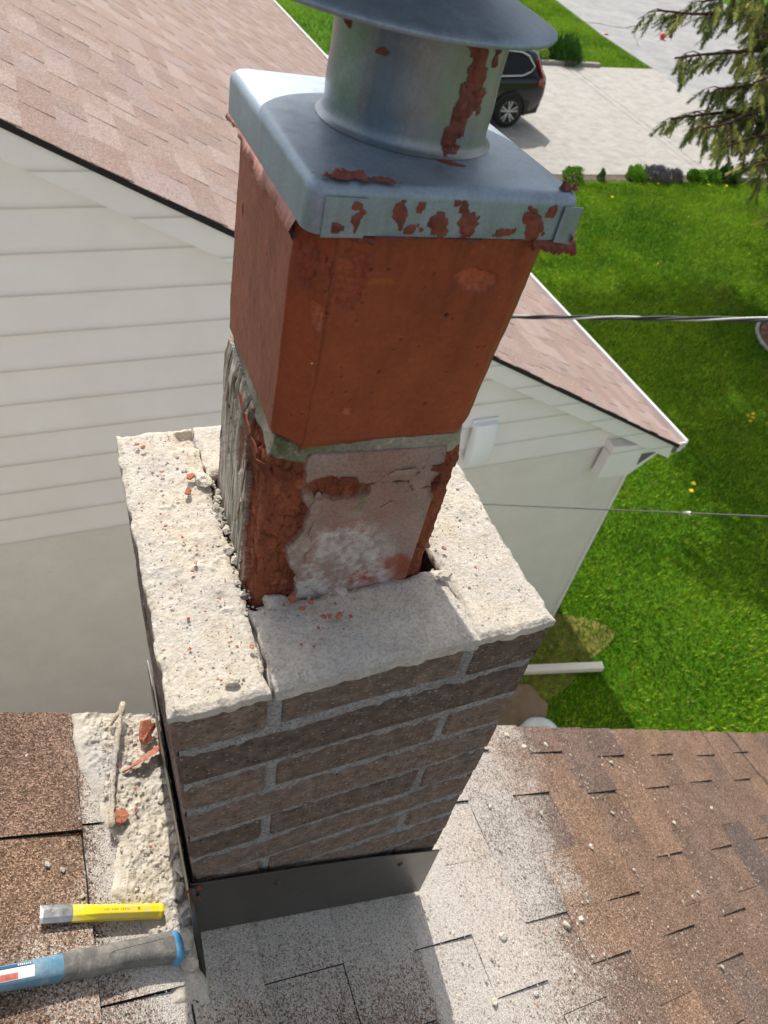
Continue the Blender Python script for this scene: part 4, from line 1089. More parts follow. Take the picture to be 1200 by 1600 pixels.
# heap of mortar along the left of the chimney
def heap():
    s = np.linspace(-.185, .001, 120); y = np.linspace(-.10, RAKE + .004, 300)
    Sg, Y = np.meshgrid(s, y, indexing='ij')
    n = fbm(Sg, Y, 0, 14, 4, 301); n2 = fbm(Sg, Y, 0, 70, 4, 302); n3 = fbm(Sg, Y, 0, 210, 3, 303)
    lft = np.interp(Y, [-.1, -.03, .02, .06, .16, .23, .36], [-.055, -.055, -.075, -.105, -.118, -.135, -.150]) + .022 * n
    e = np.minimum(Sg - lft, (Y + .085 + .02 * n) * .8); e = np.where(Y < .012, np.minimum(e, -.014 - Sg + .012 * n + (Y + .0) * .0), e)
    h = sst(e, -.004, .030) * (.0052 + .0040 * n + .0040 * n2 + .003 * sst(fbm(Sg, Y, 0, 110, 2, 309), .25, .6)) + .0020 * n3 * sst(e, 0, .02)
    h = np.where(Sg > -.045, h + .0040 * sst(Sg, -.05, -.015) + .003 * n2 * sst(Sg, -.05, -.03), h)
    h = h - .011 * (1 - sst(e, -.014, .002)) + .001
    V = np.stack([Sg, Y, h], -1).reshape(-1, 3); F = grid(len(s), len(y))
    keep = (h.reshape(-1)[F] > -.006).any(1); F = F[keep]; u_, inv = np.unique(F, return_inverse=True)
    o = mesh_np('mortar_spill', V[u_], inv.reshape(-1, 4), M['cream'])
    on_roof(o, 0, 0, 0); return tag(o, 'band of pale crumbled mortar lying along the left side of the chimney', 'mortar', None, 'stuff')
heap()
# broken grey mortar fillet next to the flashing
for k, (s, y, sz, ph) in enumerate([(-.022, .02, .034, .2), (-.026, .055, .030, .9), (-.016, .09, .030, 1.5), (-.030, .118, .026, .4), (-.014, .135, .022, 2.2), (-.020, .17, .030, 2.9), (-.028, .205, .022, .8), (-.014, .235, .020, 1.9), (-.030, -.012, .034, 1.1), (-.034, -.045, .028, 2.5)]):
    o = bpy.data.objects.new('mortar_chunk', rocks[k % 5]); link(o); on_roof(o, s, y, .010, ph, (.1, .2)); o.matrix_world = o.matrix_world @ Matrix.Diagonal((sz, sz, sz * .5, 1)); tag(o, 'broken slab of grey mortar wedged along the left flashing', 'mortar lump', 'mortar pieces along the left flashing')
# mortar pieces scattered on the right slope
for k, (s, y, sz, lab) in enumerate([(.653, -.117, .021, 'largest loose mortar stone on the dusty shingles right of the chimney'), (1.115, .022, .016, None), (.681, -.224, .011, None), (1.40, -.31, .012, None), (.559, -.215, .016, 'white mortar stone near the chimney shadow edge at the bottom of the picture'), (.868, -.128, .018, None), (.932, -.125, .015, None), (.60, -.15, .012, None), (.70, -.16, .014, None), (1.30, .10, .010, None), (1.6, .05, .012, None), (1.05, .3, .02, None), (1.16, .31, .014, None), (1.45, .25, .013, None), (.98, .12, .011, None), (1.25, -.05, .010, None), (1.5, -.14, .011, None), (1.9, .08, .012, None), (.8, .05, .010, None), (.74, .22, .012, None), (1.0, .335, .018, None), (.52, -.09, .010, None)]):
    o = bpy.data.objects.new('mortar_chunk', rocks[k % 5]); link(o); on_roof(o, s, y, sz * .12 - .001, k * 1.7, (.1, .1)); o.matrix_world = o.matrix_world @ Matrix.Scale(sz, 4)
    if lab: tag(o, lab, 'mortar lump')
    else: tag(o, 'small loose lump of mortar on the shingles right of the chimney', 'mortar lump', 'mortar lumps on the right slope')
for s, y, sz in ((.775, -.135, .010), (.66, -.245, .010)):
    o = put(shards[2], (0, 0, 0), 1, 'clay_chip'); on_roof(o, s, y, .007, s * 7); o.matrix_world = o.matrix_world @ Matrix.Scale(sz, 4)
    tag(o, 'lone orange clay chip on the shingles right of the chimney' + (', by the dust edge' if s > .7 else ', near the bottom edge'), 'clay chip')
for k, (s, y, sz) in enumerate([(-.205, .30, .008), (-.235, .29, .006), (-.215, .12, .008), (-.195, .11, .008), (-.17, .07, .007), (-.21, -.075, .007), (-.13, -.05, .006)]):
    o = bpy.data.objects.new('mortar_chunk', rocks[k % 5]); link(o); on_roof(o, s, y, -.0005, k); o.matrix_world = o.matrix_world @ Matrix.Scale(sz, 4)
    tag(o, 'tiny pale mortar lump on the brown shingles at the left', 'mortar lump', 'mortar lumps on the left shingles')
# tar spots
for s, y, sz in ((-.213, .295, .022), (.055, -.068, .014), (-.022, -.085, .020)):
    o = bpy.data.objects.new('tar_spot', rock_mesh('tar_spot', M['felt'], int(1000 * (s + 1)), 3, .05, 1.3)); link(o); on_roof(o, s, y, .0006, s * 9); o.matrix_world = o.matrix_world @ Matrix.Scale(sz, 4)
    tag(o, {-.213: 'dark tar spot on the left shingles near the roof edge', .055: 'hook-shaped black mark on the shingles in front of the flashing', -.022: 'dark spot on the shingles just below the hammer butt'}[s], 'tar spot')

# crumbs too small to count
def crumbs(name, label, pts, sizes, mat, mtx=None):
    base = np.array([(1, 0, 0), (-1, 0, 0), (0, 1, 0), (0, -1, 0), (0, 0, 1), (0, 0, -1)], float) * .5
    Fb = np.array([(0, 2, 4), (2, 1, 4), (1, 3, 4), (3, 0, 4), (2, 0, 5), (1, 2, 5), (3, 1, 5), (0, 3, 5)])
    n = len(pts)
    sc = rng.uniform(.55, 1.3, (n, 6, 1)); an = rng.uniform(0, 6.28, n); ca, sa = np.cos(an), np.sin(an)
    B = base[None] * sc * sizes[:, None, None]; B[:, :, 2] *= .5
    Bx = B[:, :, 0] * ca[:, None] - B[:, :, 1] * sa[:, None]; By = B[:, :, 0] * sa[:, None] + B[:, :, 1] * ca[:, None]
    V = np.stack([Bx, By, B[:, :, 2]], -1) + pts[:, None, :]
    F = (Fb[None] + 6 * np.arange(n)[:, None, None]).reshape(-1, 3)
    o = mesh_np(name, V.reshape(-1, 3), F, mat, None, None, False)
    if mtx is not None: o.matrix_world = mtx
    return tag(o, label, 'debris', None, 'stuff')
RM = Matrix.Translation(RO) @ Matrix.Rotation(TH, 4, 'Y')
n = 9000
s = .44 + np.abs(rng.normal(0, .42, n)) * rng.choice([1, 1, 1.9], n); y = rng.uniform(-.55, RAKE, n)
sz = np.clip(rng.lognormal(math.log(.0022), .45, n), .001, .009) * np.where(s > 1.2, 1.25, 1)
s2 = rng.uniform(-.02, .5, 2600); y2 = -np.abs(rng.normal(0, .12, 2600)) - .012
s3 = -np.abs(rng.normal(.07, .09, 1500)); y3 = rng.uniform(-.25, RAKE, 1500)
s4 = rng.uniform(.44, 3.0, 2600) ** 1.1; y4 = rng.uniform(-.55, RAKE, 2600)
ss = np.r_[s, s2, s3, s4]; yy = np.r_[y, y2, y3, y4]; zz = np.r_[sz, np.clip(rng.lognormal(math.log(.0018), .4, 4100), .001, .006), np.clip(rng.lognormal(math.log(.0032), .5, 2600), .0014, .011)]
crumbs('mortar_crumbs', 'pale mortar grit scattered over the roof shingles around the chimney', np.c_[ss, yy, -.0035 + zz * .25 + np.where(rng.random(len(ss)) < .5, .0045, 0)], zz, M['cream'], RM)
n = 800
x = np.r_[rng.uniform(.004, .088, n), rng.uniform(.311, .397, n), rng.uniform(.095, .305, 500)]; y = np.r_[rng.uniform(.004, .38, 2 * n), rng.uniform(.0, .088, 500)]
zz = np.clip(rng.lognormal(math.log(.0013), .55, len(x)), .0006, .0055)
crumbs('ledge_crumbs', 'loose mortar crumbs on top of the chimney ledge', np.c_[x, y, np.where((x > .093) & (x < .307), .0052, .0004) + zz * .1], zz, M['cream'])
n = 110
x = np.r_[rng.normal(.055, .02, n), rng.normal(.15, .03, 60)]; y = np.r_[rng.uniform(.02, .37, n), rng.uniform(.03, .088, 60)]
ok = (x > .003) & (x < .3); x, y = x[ok], y[ok]
zz = np.clip(rng.lognormal(math.log(.0018), .4, len(x)), .0009, .0045)
crumbs('clay_crumbs', 'fine orange clay crumbs sprinkled on the chimney ledge', np.c_[x, y, np.where(x > .093, .007, .003)], zz, M['clay'])
n = 1000
s = rng.uniform(-.13, -.004, n); y = rng.uniform(-.06, RAKE - .01, n); ok = s > np.interp(y, [-.1, .02, .06, .16, .36], [-.05, -.075, -.11, -.12, -.15]); s, y = s[ok], y[ok]
zz = np.clip(rng.lognormal(math.log(.0026), .6, len(s)), .0009, .011)
crumbs('spill_crumbs', 'loose crumbs on the mortar spill left of the chimney', np.c_[s, y, .0075 + .002 * rng.normal(size=len(s))], zz, M['cream'], RM)
# grit caught in the gap round the flue
n = 700
a = rng.uniform(0, 1, n); side = rng.integers(0, 2, n)
x = np.where(side == 0, rng.uniform(.086, .100, n), rng.uniform(.10, .30, n)); y = np.where(side == 0, rng.uniform(.09, .30, n), rng.uniform(.086, .098, n))
zz = np.clip(rng.lognormal(math.log(.0034), .75, n), .001, .016)
crumbs('gap_rubble', 'broken mortar rubble in the gap between flue and brick', np.c_[x, y, rng.uniform(-.03, .002, n)], zz, M['greybed'])

# ------------------------------------------------------------------ tools and rod on the left
M['yellow'] = plain('yellow_paint', lin(238, 212, 18), .32, 0, .05, 20, .5)
M['steel'] = plain('bare_steel', (.36, .37, .38), .38, .75, .2, 40, .5, 80)
M['blue'] = plain('blue_plastic', lin(92, 136, 160), .4, 0, .12, 25, .5)
M['bluebright'] = plain('bright_blue_plastic', lin(66, 138, 186), .35, 0, .1, 25, .5)
M['grip'] = plain('grey_rubber', lin(104, 102, 98), .75, 0, .14, 30, .3, 160)
M['ink'] = plain('dark_ink', (.05, .045, .02), .6)
M['label'] = plain('white_label', (.78, .78, .8), .4, 0, .04, 60)
M['redprint'] = plain('red_print', lin(196, 110, 96), .6, 0, .3, 200)
M['inkblue'] = plain('dark_blue_print', lin(44, 84, 116), .5)
def dusty(key, amt, sc=55):
    m = M[key]; nt = m.node_tree; B = nt.nodes['Principled BSDF']; lk = B.inputs['Base Color'].links[0]
    src = lk.from_socket; T = MT.__new__(MT); T.m = m; T.t = nt; T.b = B; T._c = {}
    p = T.co('Object'); k = T.math('MULTIPLY', T.ramp(T.noise(p, sc, 8, .8), [(.46, 0.0), (.66, 1.0)]), amt)
    k = T.math('MAXIMUM', k, T.math('MULTIPLY', T.ramp(T.noise(T.mp(p, (40, 260, 260)), 1, 4, .6), [(.62, 0.0), (.68, 1.0)]), amt * .6))
    nt.links.new(T.mix(k, src, lin(186, 178, 166)), B.inputs['Base Color'])
    r = T.math('ADD', T.math('MULTIPLY', k, .35), B.inputs['Roughness'].default_value); nt.links.new(r, B.inputs['Roughness'])
for k_, a_ in (('yellow', .55), ('steel', .4), ('blue', .45), ('bluebright', .3), ('grip', .4)): dusty(k_, a_)
ch = empty('cold_chisel')
on_roof(ch, -.147, .040, .0090, -.115); ch.matrix_world = ch.matrix_world @ Matrix.Diagonal((1, .9, .92, 1))
tag(ch, 'yellow cold chisel with bare steel tip lying above the hammer', 'chisel')
def ring(x, hw, ht, oct_=True):
    k = .42
    return [(x, -hw, -ht * k), (x, -hw * k, -ht), (x, hw * k, -ht), (x, hw, -ht * k), (x, hw, ht * k), (x, hw * k, ht), (x, -hw * k, ht), (x, -hw, ht * k)]
def loft(rings, name, mat, parent, bevel=0):
    n = len(rings[0]); V = [p for r in rings for p in r]
    F = [(i * n + j, i * n + (j + 1) % n, (i + 1) * n + (j + 1) % n, (i + 1) * n + j) for i in range(len(rings) - 1) for j in range(n)] + [tuple(range(n)), tuple(range((len(rings) - 1) * n, len(rings) * n))]
    return MB().add(V, F).build(name, mat, parent, bevel=bevel, seg=2)
loft([ring(-.0455, .0125, .0068), ring(-.030, .0122, .0085), ring(-.012, .0112, .0105), ring(.06, .0108, .0105), ring(.078, .0106, .0105), ring(.082, .0116, .0114), ring(.0855, .0112, .0110), ring(.087, .0085, .0085)], 'shank', M['yellow'], ch, .0008)
loft([ring(-.088, .0132, .0008), ring(-.084, .0132, .0022), ring(-.060, .0130, .0056), ring(-.0445, .0122, .0066)], 'blade', M['steel'], ch)
bz = .01068
b = MB()
for i in range(16):
    a0, a1 = 2 * math.pi * i / 16, 2 * math.pi * (i + 1) / 16
    P = lambda a, r: (.047 + r * math.cos(a), .001 + r * math.sin(a) * 1.2, bz)
    b.add([P(a0, .0011), P(a1, .0011), P(a1, .0019), P(a0, .0019)], [(0, 1, 2, 3)])
b.build('size_mark', M['ink'], ch)
M['faintink'] = plain('worn_stamp', lin(176, 150, 20), .6)
b = MB(); x = .033
for w_ in (.0022, .0018, .0024, .002, .0022, 0, .002, .0026, .0018, .0022, 0, .0024, .002, .0018):
    if w_: b.add([(x, -.0004, bz), (x - w_ * .75, -.0004, bz), (x - w_ * .75, .0014 + .0003 * (w_ * 1e4 % 3), bz), (x, .0014, bz)], [(0, 1, 2, 3)])
    x -= .0027
b.build('stamped_lettering', M['faintink'], ch)

hm = empty('hammer'); on_roof(hm, -.2, -.021, .0145, .0); hm.matrix_world = hm.matrix_world @ Matrix.Diagonal((1, 1.12, 1.05, 1))
tag(hm, 'hammer with ribbed grey rubber grip, blue shaft and blue butt', 'hammer')
def oval(x, a, b_, dz=0.0, dy=0.0, n=24, sq=2.6):
    out = []
    for i in range(n):
        t = 2 * math.pi * i / n; c, s_ = math.cos(t), math.sin(t)
        out.append((x, dy + a * math.copysign(abs(c) ** (2 / sq), c), dz + b_ * math.copysign(abs(s_) ** (2 / sq), s_)))
    return out
def sloft(rings, name, mat, parent):
    n = len(rings[0]); V = [p for r in rings for p in r]
    F = [(i * n + j, i * n + (j + 1) % n, (i + 1) * n + (j + 1) % n, (i + 1) * n + j) for i in range(len(rings) - 1) for j in range(n)] + [tuple(range(n)), tuple(range((len(rings) - 1) * n, len(rings) * n))]
    return MB().add(V, F).build(name, mat, parent, smooth=True, angle=RAD(45))
sloft([oval(-.27, .010, .0125), oval(-.20, .0105, .0125), oval(-.08, .0125, .0130), oval(-.0155, .0142, .0135)], 'shaft', M['blue'], hm)
gp = sloft([oval(-.0155, .0150, .0143), oval(-.010, .0154, .0146), oval(.0015, .0154, .0146), oval(.002, .0147, .0140), oval(.0035, .0147, .0140), oval(.004, .0156, .0148), oval(.03, .0158, .0148, 0, -.0008), oval(.07, .0152, .0145, 0, .0006), oval(.100, .0160, .015, 0, .0), oval(.128, .0178, .0162, .001, -.0015), oval(.139, .0186, .0168, .001, -.002)], 'grip', M['grip'], hm)
def ridge(pts, r=.0006, nm='grip_rib'):
    def top(x, y):
        a = np.interp(x, [-.0155, .03, .07, .1, .139], [.015, .0158, .0152, .016, .0186]); h = np.interp(x, [-.0155, .03, .07, .1, .139], [.0144, .0148, .0145, .015, .0178])
        return h * max(0.05, 1 - (abs(y) / a) ** 2.6) ** (1 / 2.6)
    P = []
    for (x0, y0), (x1, y1) in zip(pts[:-1], pts[1:]):
        for k in range(6): f = k / 6; P.append((x0 + (x1 - x0) * f, y0 + (y1 - y0) * f))
    P.append(pts[-1])
    return MB().tube([(x, y, top(x, y) - .0001) for x, y in P], r, 6).build(nm, M['grip'], gp, smooth=True)
ridge([(.036, -.0125), (.044, .0012), (.055, .0038), (.122, .0062)])
for x in (.052, .063, .075, .087, .098, .109): ridge([(x + .002, -.0030), (x, -.0115)])
b = MB(); x = .013
for i in range(6):
    b.tube([(x, .0012, .0146), (x + .002, .0030 + .0006 * (i % 2), .0145), (x + .0034, .0012, .0146)], .00035, 5); x += .0042
b.build('moulded_script', M['grip'], gp)
sloft([oval(.1385, .0178, .0160, .001, -.002), oval(.142, .0196, .0172, .001, -.0025), oval(.150, .0192, .0160, .0, -.004), oval(.155, .0150, .0120, -.001, -.005), oval(.1565, .006, .005, -.001, -.005)], 'butt_cap', M['bluebright'], hm)
def lab(x0, x1, y0, y1, mat, nm, dz=0.0):
    V = []; F = []; ny = 6
    for i in range(7):
        x = x0 + (x1 - x0) * i / 6; a = np.interp(x, [-.27, -.20, -.08, -.0155], [.010, .0105, .0125, .0142]); h = np.interp(x, [-.27, -.20, -.08, -.0155], [.0125, .0125, .0130, .0135])
        for j in range(ny + 1):
            y = y0 + (y1 - y0) * j / ny; V.append((x, y, h * max(.05, 1 - (abs(y) / a) ** 2.6) ** (1 / 2.6) + .0003 + dz))
    for i in range(6):
        for j in range(ny): k = i * (ny + 1) + j; F.append((k, k + ny + 1, k + ny + 2, k + 1))
    return MB().add(V, F).build(nm, mat, hm, smooth=True)
lab(-.098, -.052, -.0068, .0052, M['label'], 'paper_label')
lab(-.096, -.072, -.0060, .0002, M['redprint'], 'label_print', .0002)
lab(-.096, -.054, .0060, .0095, M['inkblue'], 'blue_print', .0002)
b = MB()
for i in range(7): b.box(-.0715 + i * .0024, -.0700 + i * .0024, .0068, .0086, .0128, .0131)
b.build('weight_print', M['label'], hm)
# head, out of the picture to the left
sloft([oval(-.285, .011, .013), oval(-.262, .012, .014)], 'neck', M['steel'], hm)
b = MB().tube([(-.275, .075, 0), (-.275, .062, 0), (-.275, .058, 0), (-.275, .03, 0), (-.275, -.02, 0), (-.278, -.05, -.002), (-.29, -.085, -.006), (-.305, -.105, -.012)], [.0145, .0145, .0115, .0125, .0135, .012, .008, .003], 14)
b.build('head', M['steel'], hm, smooth=True, angle=RAD(40))

# rod crusted with mortar
M['crust'] = m_mortar('rod_crust', lin(168, 152, 128), lin(196, 184, 164))
b = MB(); P = []; R_ = []
rr = random.Random(5)
for i in range(26):
    f = i / 25; P.append((-.0035 * math.sin(f * 3) + .001 * rr.uniform(-1, 1), -.105 + .215 * f, .006 + .018 * f ** 2)); R_.append((.0042 + .0013 * rr.uniform(-1, 1)) * (1.25 if f > .9 else 1))
o = b.tube(P, R_, 10).build('metal_rod', M['crust'], smooth=True)
on_roof(o, -.103, .262, .008, -.19); tag(o, 'mortar-crusted rod sticking out over the roof edge', 'rod')
tip = MB().tube([(-.004, .095, .021), (-.009, .085, .012), (-.013, .072, .008)], [.003, .0038, .002], 8).build('crust_spur', M['crust'], o, smooth=True)

# ------------------------------------------------------------------ the neighbour's house
NY0, NRK, NY1 = 3.0, 2.85, 16.6
TH2 = math.atan(.5334)
def nz(x): return -.497 - (x + .16) * .5334          # roof top surface along the rake
RIDGE, EAVE = -1.25, 4.30
nb = empty('neighbour_house', (0, 9, G)); tag(nb, 'white clapboard neighbour house with pinkish brown shingle roof', 'house')
NL = Vector((0, -9, -G))
def m_siding():
    t = MT('white_siding'); p = t.co('World')
    c = t.mix(t.ramp(t.noise(p, 2.4, 6, .65), [(.3, 0.0), (.7, 1.0)]), lin(233, 229, 227), lin(241, 238, 237))
    st = t.ramp(t.noise(t.mp(p, (2, 2, 30)), 1, 5, .7), [(.62, 0.0), (.8, .25)])
    c = t.mix(st, c, lin(196, 190, 178))
    sp = t.ramp(t.voro(t.mp(p, (1.3, 1, 1.7)), 1.4), [(.0, .5), (.025, .2), (.05, 0.0)])
    c = t.mix(sp, c, lin(196, 178, 150))
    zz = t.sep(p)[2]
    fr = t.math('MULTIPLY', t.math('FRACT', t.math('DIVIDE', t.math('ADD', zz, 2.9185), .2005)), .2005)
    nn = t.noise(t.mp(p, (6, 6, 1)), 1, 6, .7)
    gr = t.ramp(t.math('ADD', fr, t.math('MULTIPLY', t.math('SUBTRACT', nn, .5), .012)), [(0, .40), (.007, .34), (.014, .10), (.032, 0.0)])  # under-lap shadow painted in, with some grime, along each board's lower edge
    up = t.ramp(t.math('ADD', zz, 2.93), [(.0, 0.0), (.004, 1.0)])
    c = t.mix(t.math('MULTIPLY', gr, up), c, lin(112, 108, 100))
    h = t.noise(t.mp(p, (3, 3, 60)), 1, 4, .6)
    return t.fin(c, .45, 0, t.bump(h, .12, .004), .4)
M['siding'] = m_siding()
def m_paintbrick():
    t = MT('painted_brick'); p = t.co('World')
    x, y, z = t.sep(p)[:3]
    cmb = t.n('CombineXYZ'); t.l(x, cmb.inputs[0]); t.l(z, cmb.inputs[1])
    bk = t.n('TexBrick'); t.l(cmb.outputs[0], bk.inputs['Vector'])
    bk.inputs['Scale'].default_value = 1.0; bk.inputs['Brick Width'].default_value = .21; bk.inputs['Row Height'].default_value = .075
    bk.inputs['Mortar Size'].default_value = .0035; bk.inputs['Mortar Smooth'].default_value = .6
    c = t.mix(t.ramp(t.noise(p, 3, 6, .7), [(.3, 0.0), (.7, 1.0)]), lin(222, 217, 212), lin(233, 229, 226))
    c = t.mix(t.ramp(t.noise(t.mp(p, (2, 2, 9)), 3, 5, .75), [(.62, 0.0), (.74, .4)]), c, lin(150, 148, 138))
    h = t.math('SUBTRACT', t.math('MULTIPLY', t.noise(p, 40, 5), .5), t.math('MULTIPLY', bk.outputs['Fac'], .55))
    return t.fin(c, .6, 0, t.bump(h, .42, .008), .3)
M['paintbrick'] = m_paintbrick()
WX = 4.06
ZS = -2.92                     # foot of the siding
WL = RIDGE * 2 - WX
def nzw(x): return (nz(x) if x > RIDGE else nz(2 * RIDGE - x)) - .10
MB().prism([(WL, G), (WX, G), (WX, ZS + .02), (WL, ZS + .02)], 'y', NY0 + .012, NY1 - .2).build('wall', M['paintbrick'], nb, loc=NL)
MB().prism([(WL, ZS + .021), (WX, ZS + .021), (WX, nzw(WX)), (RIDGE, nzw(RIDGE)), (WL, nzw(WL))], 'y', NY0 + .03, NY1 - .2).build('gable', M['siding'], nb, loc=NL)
z = ZS
while z < nzw(RIDGE) - .02:
    zt_ = min(z + .2005, nzw(RIDGE) - .005)
    def xr(zz): return min(WX, -.16 - (zz + .10 + .497) / .5334)
    x1b, x1t = min(xr(z), xr(z)), xr(zt_)
    x0b, x0t = 2 * RIDGE - xr(z), 2 * RIDGE - xr(zt_)
    V = [(x0b, NY0 - .022, z + .002), (x1b, NY0 - .022, z + .002), (x1b, NY0 + .03, z), (x0b, NY0 + .03, z), (x0t, NY0 + .004, zt_), (x1t, NY0 + .004, zt_), (x1t, NY0 + .03, zt_), (x0t, NY0 + .03, zt_), (x0b, NY0 - .016, z), (x1b, NY0 - .016, z)]
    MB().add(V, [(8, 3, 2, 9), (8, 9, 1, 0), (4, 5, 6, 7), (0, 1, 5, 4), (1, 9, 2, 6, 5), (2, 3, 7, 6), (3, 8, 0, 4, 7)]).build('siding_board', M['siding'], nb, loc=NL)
    z += .2005
# roof slabs and shingles
M['nshingle'] = m_granules('pink_brown_shingle', [lin(160, 138, 130), lin(166, 143, 134), lin(154, 132, 125), lin(170, 149, 141), lin(162, 142, 136), lin(156, 133, 124), lin(164, 140, 129)], False, 240, 0, .06)
M['nbase'] = plain('roof_felt', (.03, .028, .027), .9)
def slope_prism(x0, x1, off0, off1): return [(x0, nz(x0) + off0), (x1, nz(x1) + off0), (x1, nz(x1) + off1), (x0, nz(x0) + off1)]
nroof = MB().prism(slope_prism(RIDGE, EAVE, -.012, -.05), 'y', NRK, NY1).build('roof', M['nbase'], nb, loc=NL)
MB().prism([(2 * RIDGE - x, z_) for x, z_ in slope_prism(RIDGE, EAVE, .0, -.05)], 'y', NRK, NY1).build('far_slope', M['nshingle'], nb, loc=NL).color = lin(162, 140, 131) + (1,)
SL = (EAVE - RIDGE) / math.cos(TH2)
EXP = .145
_ns = {}
def nsh(dk, r):
    key = (dk, r)
    if key not in _ns:
        d = dk * .02; t = .0060 if r else .0030
        me = bpy.data.meshes.new('shingle')
        V = [(-.02, 0, 0), (-.02, 0, .001), (EXP, 0, t), (EXP, 0, 0), (-.02, d, 0), (-.02, d, .001), (EXP, d, t), (EXP, d, 0)]
        me.from_pydata(V, [], [(0, 3, 2, 1), (4, 5, 6, 7), (1, 2, 6, 5), (2, 3, 7, 6), (0, 1, 5, 4), (3, 0, 4, 7)]); me.update(); me.materials.append(M['nshingle']); _ns[key] = me
    return _ns[key]
ru = Vector((math.cos(TH2), 0, -math.sin(TH2))); rn = Vector((math.sin(TH2), 0, math.cos(TH2)))
r0 = Vector((RIDGE, 0, nz(RIDGE) - .012))
pieces = []
rs = random.Random(8)
for k in range(int(SL / EXP) + 1):
    y = NRK - .012 - rs.random() * .02; r = rs.randrange(2)
    while y < NY1 - .05:
        dk = rs.randint(6, 15); pieces.append((k * EXP, y, dk, r)); y += dk * .02; r = 1 - r
NTON = [lin(156, 136, 128), lin(160, 139, 131), lin(151, 131, 124), lin(165, 146, 139), lin(158, 140, 134), lin(151, 129, 121), lin(158, 136, 126)]
def vis(p):   # nearer pieces, right of the part the picture cannot show
    w = r0 + ru * p[0] + Vector((0, p[1], 0)); return (w - CAM_LOC).length + (6 if p[0] < .55 else 0)
pieces.sort(key=vis)
for s_, y, dk, r in pieces[:300]:
    o = bpy.data.objects.new('shingle', nsh(dk, r)); link(o, nroof)
    o.color = rs.choice(NTON) + (1,)
    w = r0 + ru * s_ + Vector((0, y, 0)); o.location = w; o.rotation_euler = (0, TH2, rs.uniform(-.004, .004))
# the many small far ones: one mesh, tone kept per piece
V = []; F = []; C = []
far_m = MT('pink_brown_shingle_far'); pq = far_m.co('World')
fc = far_m.mix(1.0, far_m.attr('col'), far_m.ramp(far_m.noise(pq, 110, 3, .8), [(.3, .75), (.7, 1.25)]), 'MULTIPLY'); far_m.fin(fc, .95, 0, None, .15)
tones = NTON
for s_, y, dk, r in pieces[300:]:
    d = dk * .02; t = .0062 if r else .0034; k = len(V); tc = rs.choice(tones)
    for (a, yy_, h) in ((-.02, 0, .0), (-.02, 0, .001), (EXP, 0, t), (EXP, 0, 0), (-.02, d, 0), (-.02, d, .001), (EXP, d, t), (EXP, d, 0)):
        V.append(tuple(r0 + ru * (s_ + a) + Vector((0, y + yy_, 0)) + rn * h)); C.append(tc)
    F += [(k, k + 3, k + 2, k + 1), (k + 4, k + 5, k + 6, k + 7), (k + 1, k + 2, k + 6, k + 5), (k + 2, k + 3, k + 7, k + 6)]
tag(mesh_np('shingle_field', np.array(V), np.array(F), far_m.m, nroof, np.array(C), False), kind='stuff')
# rake board, soffit, drip edge, gutter
MB().prism(slope_prism(RIDGE, EAVE - .02, -.052, -.185), 'y', NRK + .012, NRK + .034).build('rake_board', M['siding'], nb, loc=NL)
MB().prism(slope_prism(RIDGE, EAVE - .02, -.170, -.184), 'y', NRK + .0345, NY0 + .03).build('soffit', M['siding'], nb, loc=NL)
MB().prism(slope_prism(RIDGE, EAVE + .01, -.013, -.051), 'y', NRK - .004, NRK - .0005).build('drip_edge', M['felt'], nb, loc=NL)
# boxed return where the eave meets the gable: a wedge with a dark vent
rt = MB().prism([(3.66, -2.84), (4.27, -2.90), (3.95, -3.20), (3.64, -3.17)], 'y', NRK + .036, NY0 - .015).build('eave_return', M['siding'], nb, loc=NL, bevel=.004, seg=1)
MB().prism([(3.985, -2.965), (4.125, -2.972), (3.99, -3.085)], 'y', NRK + .030, NRK + .0355).build('vent', plain('vent_dark', (.14, .14, .13), .8), rt)
MB().prism([(WX - .002, ZS - .3), (EAVE - .04, nz(EAVE) - .09), (EAVE - .04, nz(EAVE) - .05), (WX - .002, nz(WX) - .06)], 'y', NY0, NY1).build('eave_soffit', M['siding'], nb, loc=NL)
gx, gz = EAVE - .015, nz(EAVE) - .015
gut = [(gx, gz), (gx, gz - .095), (gx + .075, gz - .095), (gx + .105, gz - .045), (gx + .122, gz + .006), (gx + .096, gz + .006), (gx + .092, gz - .04), (gx + .069, gz - .084), (gx + .010, gz - .084), (gx + .010, gz)]
gt = MB().prism(gut, 'y', NRK + .02, NY1).build('gutter', M['white_metal'], nb, loc=NL)
MB().prism([(gx + .002, gz - .002), (gx + .002, gz - .093), (gx + .074, gz - .093), (gx + .104, gz - .044), (gx + .113, gz - .002)], 'y', NRK + .008, NRK + .0195).build('gutter_end', M['white_metal'], nb, loc=NL)
MB().box(gx - .02, gx + .02, NRK - .002, NRK + .012, gz - .085, gz + .005).build('flashing_scrap', plain('dull_tin', (.25, .25, .26), .5, .6), nb, loc=NL)
# corner board on the wall
MB().box(WX - .012, WX + .012, NY0 - .012, NY0 + .011, G, ZS - .25).build('corner_trim', M['siding'], nb, loc=NL)

